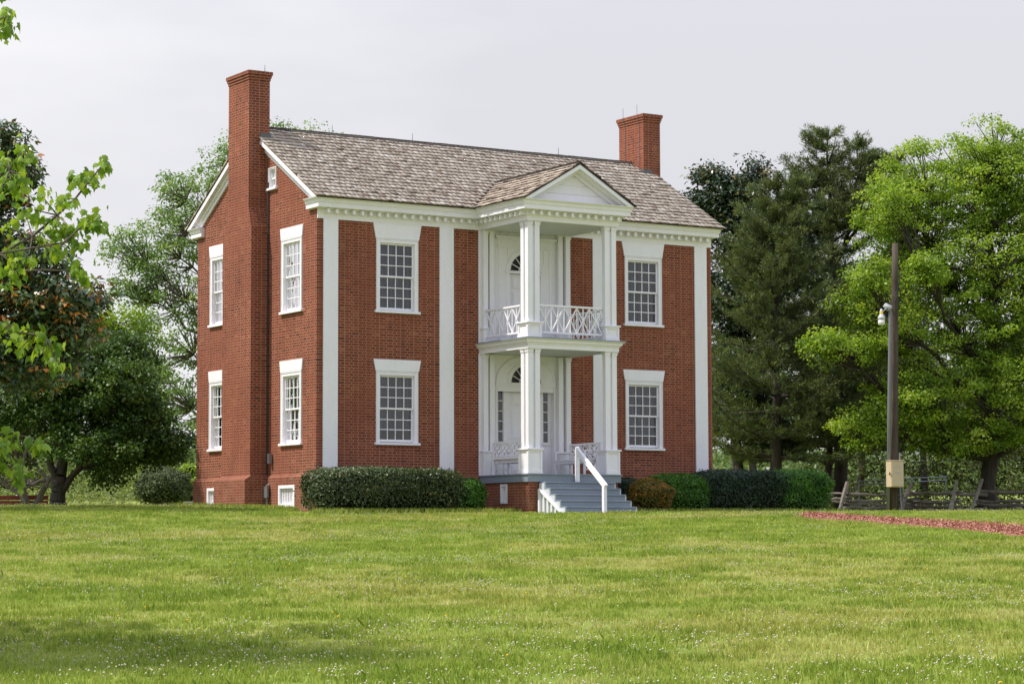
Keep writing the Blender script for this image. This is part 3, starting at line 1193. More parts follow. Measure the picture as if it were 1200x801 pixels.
for (pz0, pz1, top, lvl) in ((FZ, 1.89, 4.55, 'lower'), (4.842, 5.27, 7.972, 'upper')):
    for sgn in (0, 1):
        X = (lambda a, b: (a, b)) if not sgn else (lambda a, b: (mx_(b), mx_(a)))
        xa, xb = X(5.0, 5.45)
        mb = MB()
        panel_box(mb, xa, xb, -2.54, -2.02, pz0, pz1)
        pdo = mb.build('pedestal', M['white'], house, bevel=0.004)
        mb = MB()
        pa, _ = X(5.05, 5.20)
        post(mb, pa, -2.48, pz1, top)
        pb, _ = X(5.275, 5.425)
        post(mb, pb, -2.48, pz1, top)
        post(mb, pa, -2.255, pz1, top)
        fa, fb = X(5.20, 5.275)
        mb.box(fa, fb, -2.43, -2.36, pz1, top - 0.1)
        fa, fb = X(5.09, 5.16)
        mb.box(fa, fb, -2.33, -2.255, pz1, top - 0.1)
        mb.build('column', M['white'], house, bevel=0.004)
        # half columns against the wall
        mb = MB()
        post(mb, pa, -0.19, pz1, top)
        qa, qb = X(5.275, 5.425)
        mb.box(qa, qb, -0.15, -0.04, pz1, top - 0.03)
        mb.box(min(qa, qb) - 0.02, qb + 0.02, -0.17, -0.04, top - 0.03, top - 0.001)
        wa_, wb_ = X(5.02, 5.445)
        mb.box(wa_, wb_, -0.23, -0.04, pz0, pz1 - 0.045)
        mb.box(wa_ - 0.02, wb_ + 0.02, -0.25, -0.04, pz1 - 0.045, pz1)
        mb.build('wall_column', M['white'], house, bevel=0.004)

# boarded back wall of the two porches
mb = MB(FRONT)
bx0, bx1 = 4.985, 7.985


def arch_pts(cx, cz, rx, rz, n=24):
    return [(cx + rx * math.cos(math.pi * k / n), cz + rz * math.sin(math.pi * k / n)) for k in range(n + 1)]


def board_wall(mb, z0, z1, cx, hw, zs, r, n0=0.001, n1=0.036):
    """boards with a door hole: half width hw up to zs, half circle r above"""
    x = bx0
    xs = [bx0]
    while x < bx1 - 0.3:
        x += 0.235
        xs.append(x)
    xs.append(bx1)
    for p, q in zip(xs, xs[1:]):
        cells = [(p, q)]
        for e in (cx - hw, cx + hw):
            cells = sum([[(a, e), (e, b)] if a < e < b else [(a, b)] for a, b in cells], [])
        for a, b in cells:
            mid = (a + b) / 2
            g_ = 0.004
            if abs(mid - cx) >= hw:
                mb.box(a + (g_ if a == p else 0), b - (g_ if b == q else 0), n0, n1, z0, z1)
            else:
                # above the opening: strips following the arch
                m_ = 6
                for k in range(m_):
                    aa, bb = a + (b - a) * k / m_, a + (b - a) * (k + 1) / m_
                    t = min(abs(aa - cx), abs(bb - cx))
                    zz = zs + (math.sqrt(max(0, r * r - t * t)) if t < r else 0)
                    if zz < z1:
                        mb.box(aa, bb, n0, n1, zz, z1)
    mb.box(bx0, bx1, -0.02, 0.0005, z0, z1) if False else None


LDX = 6.50
board_wall(mb, FZ, 4.56, LDX, 0.93, 3.55, 0.0)
mb.build('porch_wall', M['wallboard'], house)
mb = MB(FRONT)
board_wall(mb, 4.845, 7.98, 6.50, 0.55, 6.90, 0.55)
mb.build('porch_wall', M['wallboard'], house)


def ring(mb, cx, cz, ri, ro, n0, n1, rzi=None, rzo=None, n=28, a0=0.0, a1=math.pi):
    rzi, rzo = rzi or ri, rzo or ro
    for k in range(n):
        t0, t1 = a0 + (a1 - a0) * k / n, a0 + (a1 - a0) * (k + 1) / n
        c = [(cx + rr * math.cos(t), cz + rz * math.sin(t)) for rr, rz, t in ((ri, rzi, t0), (ro, rzo, t0), (ro, rzo, t1), (ri, rzi, t1))]
        mb.prism([(x, n0, z) for x, z in c], (0, n1 - n0, 0))


def fanlight(parent, cx, cz, r, n, nb):
    g_ = MB(FRONT)
    pts = arch_pts(cx, cz, r, r)
    g_.poly([(x, n, z) for x, z in pts])
    g_.build('pane', M['glass'], parent)
    d_ = MB(FRONT)
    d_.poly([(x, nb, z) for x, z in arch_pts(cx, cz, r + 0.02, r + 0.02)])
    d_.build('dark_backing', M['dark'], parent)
    m_ = MB(FRONT)
    ring(m_, cx, cz, r - 0.04, r + 0.015, n - 0.01, n + 0.03)
    ring(m_, cx, cz, r * 0.36, r * 0.36 + 0.022, n - 0.008, n + 0.018)
    for k in range(1, 7):
        t = math.pi * k / 7
        p = (cx + r * 0.12 * math.cos(t), n + 0.005, cz + r * 0.12 * math.sin(t))
        q = (cx + r * 0.98 * math.cos(t), n + 0.005, cz + r * 0.98 * math.sin(t))
        m_.beam(p, q, 0.02, 0.02, (0, 1, 0))
    m_.box(cx - r, cx + r, n - 0.01, n + 0.03, cz - 0.03, cz + 0.015)
    m_.build('fanlight_bar', M['white'], parent)


# lower door with sidelights
mb = MB(FRONT)
dn = -0.10                                          # recess of the door wall
mb.box(LDX - 0.93, LDX + 0.93, dn - 0.05, dn, FZ, 3.55 + 0.1) if False else None
# recess sides and head
mb.box(LDX - 0.97, LDX - 0.9301, dn, 0.05, FZ, 3.70)
mb.box(LDX + 0.9301, LDX + 0.97, dn, 0.05, FZ, 3.70)
mb.box(LDX - 0.99, LDX + 0.99, dn, 0.062, 3.70, 3.78)
ds = mb.build('door_surround', M['white'], house)
mb = MB(FRONT)
dh = 3.70
for sg_ in (-1, 1):
    c = LDX + sg_ * 0.74
    mb.box(min(LDX + sg_ * 0.93, c + sg_ * 0.095), max(LDX + sg_ * 0.93, c + sg_ * 0.095), dn - 0.04, dn + 0.012, FZ, dh)      # outer stile
    mb.box(min(LDX + sg_ * 0.50, c - sg_ * 0.095), max(LDX + sg_ * 0.50, c - sg_ * 0.095), dn - 0.04, dn + 0.03, FZ, dh)       # mullion
    mb.box(c - 0.095, c + 0.095, dn - 0.04, dn + 0.008, FZ, 2.17)
    mb.box(c - 0.095, c + 0.095, dn - 0.04, dn + 0.008, 3.58, dh)
    mb.box(c - 0.125, c + 0.125, dn + 0.012, dn + 0.05, 2.09, 2.15)
    for k in range(1, 5):
        z = 2.17 + (3.58 - 2.17) * k / 5
        mb.box(c - 0.095, c + 0.095, dn - 0.02, dn + 0.004, z - 0.011, z + 0.011)
    mb.box(c - 0.095, c - 0.075, dn - 0.02, dn + 0.004, 2.17, 3.58)
    mb.box(c + 0.075, c + 0.095, dn - 0.02, dn + 0.004, 2.17, 3.58)
mb.build('sidelight', M['white'], ds, bevel=0.003)
for sg_ in (-1, 1):
    mb = MB(FRONT)
    c = LDX + sg_ * 0.74
    mb.poly([(c - 0.095, dn - 0.012, 2.17), (c + 0.095, dn - 0.012, 2.17), (c + 0.095, dn - 0.012, 3.58), (c - 0.095, dn - 0.012, 3.58)])
    mb.build('pane', M['glass'], ds)
mb = MB(FRONT)
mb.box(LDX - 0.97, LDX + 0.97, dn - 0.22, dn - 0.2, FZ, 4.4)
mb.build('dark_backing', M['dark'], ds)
mb = MB(FRONT)
ring(mb, LDX, 3.78, 0.60, 0.97, 0.037, 0.052, 0.60, 0.765)
ring(mb, LDX, 3.78, 0.53, 0.60, 0.037, 0.075)
ring(mb, LDX, 3.78, 0.93, 0.975, 0.053, 0.07, 0.735, 0.77)
for t in (0.28 * math.pi, 0.72 * math.pi):
    for dt in (-0.05, 0.05):
        p = (LDX + 0.61 * math.cos(t + dt), 0.055, 3.78 + 0.61 * math.sin(t + dt))
        q = (LDX + 0.93 * math.cos(t + dt), 0.055, 3.78 + 0.73 * math.sin(t + dt))
        mb.beam(p, q, 0.02, 0.012, (0, 1, 0))
mb.build('arch', M['wallboard'], ds)
fanlight(ds, LDX, 3.785, 0.53, 0.047, 0.0385)


def panel_door(cx, hw, z0, z1, n, parent):
    mb = MB(FRONT)
    mb.box(cx - hw, cx + hw, n - 0.045, n, z0, z1)
    st = 0.11
    H = z1 - z0
    for fz0, fz1 in ((0.05, 0.34), (0.41, 0.74), (0.79, 0.95)):
        for xa, xb in ((cx - hw + st, cx - st * 0.35), (cx + st * 0.35, cx + hw - st)):
            a, b = z0 + H * fz0, z0 + H * fz1
            mb.prism([(xa, n, a), (xb, n, a), (xb, n, b), (xa, n, b)], (0, 0.012, 0))
            mb.prism([(xa + 0.04, n + 0.012, a + 0.04), (xb - 0.04, n + 0.012, a + 0.04), (xb - 0.04, n + 0.012, b - 0.04), (xa + 0.04, n + 0.012, b - 0.04)], (0, 0.01, 0))
    d_ = mb.build('door', M['white'], parent, bevel=0.004)
    k = MB(FRONT)
    k.tube([(cx + hw - 0.07, n, z0 + 0.95), (cx + hw - 0.07, n + 0.05, z0 + 0.95)], [0.016, 0.03], 10)
    k.build('door_knob', M['metal'], d_)


panel_door(LDX, 0.50, FZ, dh, dn, house)

# upper door
mb = MB(FRONT)
UDX = 6.50
mb.box(UDX - 0.63, UDX - 0.50, -0.08, 0.055, 4.845, 6.84)
mb.box(UDX + 0.50, UDX + 0.63, -0.08, 0.055, 4.845, 6.84)
mb.box(UDX - 0.66, UDX + 0.66, -0.08, 0.075, 6.84, 6.90)
ring(mb, UDX, 6.90, 0.53, 0.63, 0.036, 0.06)
for x0, x1 in ((UDX - 0.87, UDX - 0.79), (UDX + 0.79, UDX + 0.87)):
    mb.box(x0, x1, 0.0365, 0.05, 4.845, 7.55)
mb.box(UDX - 0.93, UDX + 0.93, 0.0365, 0.06, 7.55, 7.61)
mb.box(UDX - 0.90, UDX + 0.90, 0.0365, 0.05, 7.61, 7.76)
mb.box(UDX - 0.96, UDX + 0.96, 0.0365, 0.09, 7.76, 7.81)
mb.box(UDX - 1.0, UDX + 1.0, 0.0365, 0.13, 7.81, 7.87)
us = mb.build('door_surround', M['white'], house, bevel=0.003)
fanlight(us, UDX, 6.905, 0.53, 0.02, 0.004)
panel_door(UDX, 0.50, 4.845, 6.84, -0.03, house)


# balcony railing
def rail_run(mb, p, q, n):
    p, q = Vector(p), Vector(q)
    zb0, zt0 = 5.005, 5.73
    mb.beam((p.x, p.y, zt0), (q.x, q.y, zt0), 0.075, 0.05)
    mb.beam((p.x, p.y, zb0), (q.x, q.y, zb0), 0.06, 0.05)
    za, zt = zb0 + 0.026, zt0 - 0.026
    for k in range(n):
        a, b = p.lerp(q, k / n), p.lerp(q, (k + 1) / n)
        c = (a + b) / 2
        d = (q - p).normalized() * 0.0
        mb.beam((a.x, a.y, za), (b.x, b.y, zt), 0.03, 0.03)
        mb.beam((a.x, a.y, zt), (b.x, b.y, za), 0.028, 0.028)
        mb.beam((c.x, c.y, za), (c.x, c.y, zt), 0.026, 0.026)
        if k:
            mb.beam((a.x, a.y, za), (a.x, a.y, zt), 0.024, 0.024)
    for k in range(n):
        a, b = p.lerp(q, k / n), p.lerp(q, (k + 1) / n)
        c = (a + b) / 2
        mb.box(c.x - 0.026, c.x + 0.026, c.y - 0.026, c.y + 0.026, (za + zt) / 2 - 0.026, (za + zt) / 2 + 0.026)


for p, q, n in (((5.46, -2.36), (mx_(5.46), -2.36), 5), ((5.12, -0.23), (5.12, -2.02), 4), ((mx_(5.12), -0.23), (mx_(5.12), -2.02), 4)):
    mb = MB()
    rail_run(mb, p, q, n)
    mb.build('railing', M['white'], house)

# steps
mb = MB()
sx0, sx1 = 5.36, 7.60
for k in range(1, 6):
    top = 0.995 - 0.167 * (k - 1)
    yf = -2.56 - 0.25 * k
    mb.box(sx0 + 0.02, sx1 - 0.02, yf, yf + 0.25 - 0.001, top - 0.30, top - 0.036)
    mb.box(sx0, sx1, yf - 0.03, yf + 0.249, top - 0.0355, top)
mb.box(sx0 - 0.05, sx1 + 0.05, -4.12, -2.5, -0.1, 0.165)
stp = mb.build('steps', M['grey'], house, bevel=0.004)
for xs_ in (sx0 - 0.025, sx1 - 0.019):
    mb = MB()
    for k in range(0, 6):
        top = 0.995 - 0.167 * (k - 1) if k else 0.994
        yf = -2.56 - 0.25 * k
        if k:
            mb.box(xs_, xs_ + 0.044, yf + 0.01, yf + 0.259, 0.1, top - 0.037)
    mb.build('stringer', M['stepside'], stp)
mb = MB()
px = 5.30
mb.beam((px, -2.60, 0.80), (px, -3.78, 0.10), 0.05, 0.05)
mb.box(px - 0.03, px + 0.03, -2.66, -2.585, 0.0, 0.80)
for k in range(1, 6):
    y = -2.66 - 0.19 * k
    t = (y + 2.60) / (-3.78 + 2.60)
    mb.box(px - 0.014, px + 0.014, y - 0.018, y + 0.018, 0.0, 0.80 - 0.70 * t)
mb.build('lattice_guard', M['white'], stp, label='low white picket guard beside the stairs')
mb = MB()
hx = 6.50
mb.box(hx - 0.05, hx + 0.05, -2.68, -2.58, 1.00, 1.90)
mb.build('newel_post', M['white'], stp, bevel=0.006)
mb = MB()
mb.box(hx - 0.05, hx + 0.05, -3.97, -3.87, 0.12, 0.88)
mb.build('newel_post', M['white'], stp, bevel=0.006)
mb = MB()
mb.beam((hx, -2.60, 1.93), (hx, -4.02, 0.87), 0.085, 0.06)
mb.beam((hx, -2.62, 1.82), (hx, -3.98, 0.80), 0.05, 0.09)
mb.build('handrail', M['white'], stp, bevel=0.008)

# service pipes on the gable beside the chimney
mb = MB(LEFT)
mb.tube([(2.86, 0.04, 0.1), (2.86, 0.04, 9.3)], 0.018, 6)
mb.build('cable', M['cable'], house)
mb = MB(LEFT)
mb.tube([(2.62, 0.16, 0.1), (2.62, 0.16, 0.95), (2.62, 0.08, 0.98)], 0.03, 8)
mb.tube([(2.62, 0.16, 0.62), (2.62, 0.16, 0.92)], 0.075, 10)
mb.build('gas_pipe', M['metal'], house)
mb = MB(LEFT)
mb.box(2.57, 2.67, 0.02, 0.12, 1.55, 1.82)
mb.build('junction_box', M['metal'], house)



# ------------------------------------------------------------------ porch benches
def porch_bench(label, xb, xs, y0, y1):
    """xb: back plane x, xs: front of the seat x"""
    t = thing('lattice_bench', label, 'bench', ((xb + xs) / 2, (y0 + y1) / 2, FZ), 'white benches on the porch')
    sg_ = 1 if xs > xb else -1
    T = lambda a, n, z: (xb + sg_ * n, a, FZ + z)
    mb = MB(T)
    mb.box(y0, y1, 0.05, abs(xs - xb), 0.40, 0.44)
    mb.box(y0 + 0.02, y1 - 0.02, 0.06, abs(xs - xb) - 0.02, 0.32, 0.399)
    mb.build('seat', M['white'], t, bevel=0.005)
    mb = MB(T)
    mb.box(y0, y1, 0.0, 0.045, 0.84, 0.90)
    mb.box(y0, y1, 0.0, 0.045, 0.42, 0.50)
    m_ = 3
    for k in range(m_ + 1):
        a = y0 + (y1 - y0) * k / m_
        a = min(max(a, y0 + 0.025), y1 - 0.025)
        mb.box(a - 0.025, a + 0.025, 0.001, 0.044, 0.50, 0.84)
    for k in range(m_):
        a, b = y0 + (y1 - y0) * k / m_ + 0.03, y0 + (y1 - y0) * (k + 1) / m_ - 0.03
        c = (a + b) / 2
        for (p0, p1) in (((a, 0.50), (b, 0.84)), ((a, 0.84), (b, 0.50)), ((a, 0.67), (c, 0.84)), ((c, 0.84), (b, 0.67)), ((b, 0.67), (c, 0.50)), ((c, 0.50), (a, 0.67))):
            mb.beam((p0[0], 0.022, p0[1]), (p1[0], 0.022, p1[1]), 0.03, 0.028, (0, 1, 0))
    mb.build('backrest', M['white'], t)
    for a in (y0 + 0.03, y1 - 0.03):
        for n_, zt in ((0.022, 0.86), (abs(xs - xb) - 0.04, 0.66)):
            mb = MB(T)
            mb.box(a - 0.026, a + 0.026, n_ - 0.026, n_ + 0.026, 0.0, 0.42 if n_ < 0.1 else 0.64)
            mb.build('leg', M['white'], t)
        mb = MB(T)
        mb.box(a - 0.035, a + 0.035, 0.05, abs(xs - xb) + 0.01, 0.641, 0.68)
        mb.build('armrest', M['white'], t)
        mb = MB(T)
        mb.box(a - 0.015, a + 0.015, 0.05, abs(xs - xb) - 0.06, 0.14, 0.18)
        mb.build('stretcher', M['white'], t)
    return t


porch_bench('white lattice back bench on the porch, left of the door with its back to us', 5.20, 5.75, -1.88, -0.38)
porch_bench('white lattice back bench on the porch, right of the door behind the handrail', mx_(5.20), mx_(5.75), -1.88, -0.38)


# ------------------------------------------------------------------ vegetation helpers
LEAF = {
    'spring': attr_mat('spring_green_leaf', [(0.0, (0.097, 0.179, 0.015)), (0.5, (0.215, 0.328, 0.030)), (1.0, (0.380, 0.484, 0.069))], 0.45, 0.35, 0.5),
    'maple': attr_mat('fresh_maple_leaf', [(0.0, (0.101, 0.190, 0.019)), (0.5, (0.194, 0.318, 0.030)), (1.0, (0.337, 0.447, 0.051))], 0.5, 0.35, 0.42),
    'oak': attr_mat('mid_green_leaf', [(0.0, (0.099, 0.182, 0.046)), (0.5, (0.182, 0.292, 0.079)), (1.0, (0.337, 0.436, 0.139))], 0.55, 0.3, 0.35),
    'deep': attr_mat('deep_green_leaf', [(0.0, (0.031, 0.070, 0.012)), (0.5, (0.064, 0.124, 0.020)), (1.0, (0.123, 0.194, 0.032))], 0.5, 0.35, 0.3),
    'magnolia': attr_mat('magnolia_leaf', [(0.0, (0.032, 0.058, 0.019)), (0.5, (0.063, 0.104, 0.031)), (0.84, (0.108, 0.156, 0.050)), (0.87, (0.288, 0.135, 0.042)), (1.0, (0.576, 0.229, 0.048))], 0.35, 0.5, 0.08),
    'magnolia_green': attr_mat('glossy_magnolia_leaf', [(0.0, (0.014, 0.029, 0.010)), (0.6, (0.033, 0.059, 0.019)), (0.93, (0.058, 0.086, 0.029)), (0.96, (0.154, 0.115, 0.019)), (1.0, (0.211, 0.163, 0.029))], 0.35, 0.5, 0.1),
    'pine': attr_mat('pine_needle', [(0.0, (0.048, 0.074, 0.023)), (0.5, (0.096, 0.129, 0.038)), (1.0, (0.183, 0.207, 0.062))], 0.6, 0.3, 0.22),
    'box': attr_mat('boxwood_leaf', [(0.0, (0.032, 0.054, 0.017)), (0.6, (0.072, 0.102, 0.032)), (0.92, (0.134, 0.158, 0.051)), (1.0, (0.250, 0.190, 0.065))], 0.45, 0.4, 0.15),
    'arbor': attr_mat('bright_shrub_leaf', [(0.0, (0.032, 0.090, 0.012)), (0.5, (0.072, 0.180, 0.022)), (1.0, (0.134, 0.284, 0.032))], 0.5, 0.35, 0.3),
    'darkhedge': attr_mat('dark_hedge_leaf', [(0.0, (0.013, 0.029, 0.013)), (0.6, (0.029, 0.051, 0.022)), (1.0, (0.055, 0.088, 0.033))], 0.5, 0.35, 0.1),
    'bronze': attr_mat('orange_shrub_leaf', [(0.0, (0.070, 0.090, 0.016)), (0.45, (0.19, 0.15, 0.024)), (0.8, (0.38, 0.18, 0.026)), (1.0, (0.52, 0.25, 0.04))], 0.5, 0.35, 0.25),
    'olive': attr_mat('olive_leaf', [(0.0, (0.046, 0.065, 0.023)), (0.6, (0.091, 0.120, 0.044)), (1.0, (0.156, 0.182, 0.072))], 0.6, 0.3, 0.2),
    'meadow': attr_mat('pale_brush_leaf', [(0.0, (0.117, 0.156, 0.046)), (0.5, (0.202, 0.240, 0.078)), (1.0, (0.312, 0.325, 0.124))], 0.7, 0.2, 0.3),
    'wood': attr_mat('far_wood_leaf', [(0.0, (0.058, 0.104, 0.031)), (0.5, (0.111, 0.163, 0.052)), (1.0, (0.195, 0.247, 0.091))], 0.7, 0.2, 0.3),
    'under': attr_mat('undergrowth_leaf', [(0.0, (0.019, 0.028, 0.005)), (0.5, (0.040, 0.054, 0.008)), (1.0, (0.073, 0.082, 0.016))], 0.6, 0.3, 0.4),  # colour lowered to carry the shade of the trees above
}
M['bark'] = wood_mat('grey_brown_bark', (0.085, 0.068, 0.052), (0.18, 0.15, 0.12), stretch=(1, 1, 0.15), scale=14)
M['darkbark'] = wood_mat('dark_bark', (0.035, 0.028, 0.022), (0.085, 0.070, 0.056), stretch=(1, 1, 0.15), scale=14)
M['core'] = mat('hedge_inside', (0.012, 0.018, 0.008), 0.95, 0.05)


def lobe(u, v, s, ru, rv, depth=1.0):
    """an ellipsoid of crown: centre seen at u, v at depth s, half sizes in photo pixels, depth half size relative to ru"""
    c = at(u, v, s)
    k = s / FPX
    return (c, ru * k, ru * k * depth, rv * k)


def in_lobes(lobes, n, rng, shell=2.0):
    vol = np.array([l[1] * l[2] * l[3] for l in lobes]) ** 0.62
    w_ = rng.choice(len(lobes), n, p=vol / vol.sum())
    d = unit(rng.normal(size=(n, 3)))
    r = rng.random(n) ** (1 / (3.0 * shell / 2))
    C_ = np.array([l[0] for l in lobes])[w_]
    R_ = np.array([[l[1], l[2], l[3]] for l in lobes])[w_]
    p = d * r[:, None] * R_
    x = p[:, 0:1] * np.array([[RH[0], RH[1], 0]]) + p[:, 1:2] * np.array([[FH[0], FH[1], 0]]) + p[:, 2:3] * np.array([[0, 0, 1.0]])
    return C_ + x


def kmeans(P, k, rng, it=8):
    c = P[rng.choice(len(P), k, replace=False)]
    for _ in range(it):
        a = np.argmin(((P[:, None] - c[None]) ** 2).sum(-1), 1)
        for j in range(k):
            if (a == j).any():
                c[j] = P[a == j].mean(0)
    return c, a


def skeleton(base, top, r0, clumps, rng, limbs=12, lean=0.25, stems=None, twig=0.02, low=0.25):
    """trunk, limbs and twigs: rows for tubes_np"""
    segs = []
    base, top = np.array(base, float), np.array(top, float)
    H = np.linalg.norm(top - base)
    trunks = []
    for (b, t, r) in (stems or [(base, top, r0)]):
        b, t = np.array(b, float), np.array(t, float)
        m_ = 12
        tt = np.linspace(0, 1, m_ + 1)
        wob = np.cumsum(rng.normal(0, 0.012 * H, (m_ + 1, 3)), 0) * np.array([1, 1, 0.1])
        wob -= tt[:, None] * wob[-1] 
        wob[0] = 0
        P = b + (t - b) * tt[:, None] + wob * 0.6
        R = r * (1 - 0.88 * tt ** 0.9)
        R[0] *= 1.35
        for i in range(m_):
            segs.append([*P[i], *P[i + 1], R[i], R[i + 1]])
        trunks.append((P, R))
    c, a = kmeans(clumps, min(limbs, len(clumps)), rng)
    for j in range(len(c)):
        mem = clumps[a == j]
        if not len(mem):
            continue
        best = None
        for P, R in trunks:
            for i in range(int(low * len(P)), len(P)):
                hd = np.linalg.norm((c[j] - P[i])[:2])
                cost = abs((c[j][2] - P[i][2]) - hd * 0.7) + hd * 0.3
                if best is None or cost < best[0]:
                    best = (cost, P[i], R[i])
        p0, rr = best[1], best[2] * 0.62
        L = np.linalg.norm(c[j] - p0)
        n = 6
        ts = np.linspace(0, 1, n + 1)[:, None]
        Q = p0 + (c[j] - p0) * ts + np.array([0, 0, 1.0]) * (np.sin(ts * np.pi) * -0.06 * L) + rng.normal(0, 0.02 * L, (n + 1, 3)) * np.sin(ts * np.pi)
        rl = np.linspace(min(rr, 0.035 * L + 0.02), 0.02, n + 1)
        for i in range(n):
            segs.append([*Q[i], *Q[i + 1], rl[i], rl[i + 1]])
        for mm in mem:
            i = np.argmin(((Q[1:] - mm) ** 2).sum(1)) + 1
            i = max(1, i - 1)
            mid = (Q[i] + mm) / 2 + rng.normal(0, 0.05, 3) * np.linalg.norm(mm - Q[i])
            segs.append([*Q[i], *mid, min(rl[i], twig * 1.6), twig])
            segs.append([*mid, *mm, twig, twig * 0.35])
    return segs


def crown_leaves(clumps, per, rc, L, W_, rng, flat=0.55, up=0.7, droop=0.2, tone=0.22, skip=None):
    n = len(clumps)
    k = np.repeat(np.arange(n), per)
    off = rng.normal(size=(len(k), 3))
    off = unit(off) * (rng.random((len(k), 1)) ** 0.45) * rc * (0.7 + 0.6 * rng.random(n))[k][:, None]
    off[:, 2] *= flat
    pos = clumps[k] + off
    nrm = unit(unit(off) * 0.55 + np.array([0, 0, up]) + rng.normal(size=(len(k), 3)) * 0.55)
    tip = unit(off * np.array([1, 1, 0.4]) + rng.normal(size=(len(k), 3)) * 0.5 * rc - np.array([0, 0, droop * rc]))
    s_ = rng.uniform(0.65, 1.25, len(k))
    V, F_ = leaf_quads(pos, nrm, tip, L * s_, W_ * s_)
    tones = rng.normal(0.5, tone, n)
    R = np.clip(tones[k] + rng.normal(0, 0.16, len(k)), 0, 1)
    return V, F_, R


def tree(name, label, cat, base, lobes, kind, n_clumps, per, rc, L, W_, top=None, r0=0.2, limbs=12, seed=1, bark='bark', group=None,
         stems=None, flat=0.55, up=0.7, droop=0.2, shell=2.0, tone=0.22, twig=0.02, low=0.25, keep=None):
    rng = np.random.default_rng(seed)
    t = thing(name, label, cat, base, group)
    cl = in_lobes(lobes, n_clumps, rng, shell)
    cl = cl[cl[:, 2] > base[2] + 0.3]
    if keep is not None:
        cl = cl[keep(cl)]
    if top is None:
        q = cl[np.argmax(cl[:, 2])]
        top = (base[0] * 0.5 + q[0] * 0.5, base[1] * 0.5 + q[1] * 0.5, base[2] + (q[2] - base[2]) * 0.85)
    segs = skeleton(base, top, r0, cl, rng, limbs, stems=stems, twig=twig, low=low)
    V, F_ = tubes_np(segs, 6)
    mesh_np('trunk', V, F_, M[bark], t, smooth_=True)
    V, F_, R = crown_leaves(cl, per, rc, L, W_, rng, flat, up, droop, tone)
    mesh_np('crown', V, F_, LEAF[kind], t, R)
    return t


# ------------------------------------------------------------------ trees on the right
tree('maple_tree', 'tall bright green maple right of the utility pole', 'tree', gp(1157, 87),
     [lobe(1105, 225, 87, 85, 70), lobe(1165, 200, 87, 60, 66), lobe(1215, 230, 87, 70, 75), lobe(1055, 262, 86, 55, 58), lobe(1082, 318, 83, 26, 24), lobe(1030, 320, 83.5, 24, 24), lobe(1050, 240, 84, 30, 26), lobe(1150, 330, 87, 110, 80),
      lobe(1045, 395, 85.5, 62, 40), lobe(985, 408, 84.5, 44, 24), lobe(962, 404, 84, 24, 14), lobe(1010, 350, 86, 40, 40), lobe(1060, 470, 85, 55, 40), lobe(1180, 440, 86, 110, 80), lobe(1250, 340, 88, 90, 120), lobe(1010, 500, 84.5, 40, 26), lobe(1120, 510, 86, 80, 30), lobe(1240, 500, 87, 60, 40)],
     'spring', 2300, 72, 0.44, 0.105, 0.08, r0=0.33, limbs=26, seed=11, bark='darkbark', shell=1.5, low=0.18)
# white pine


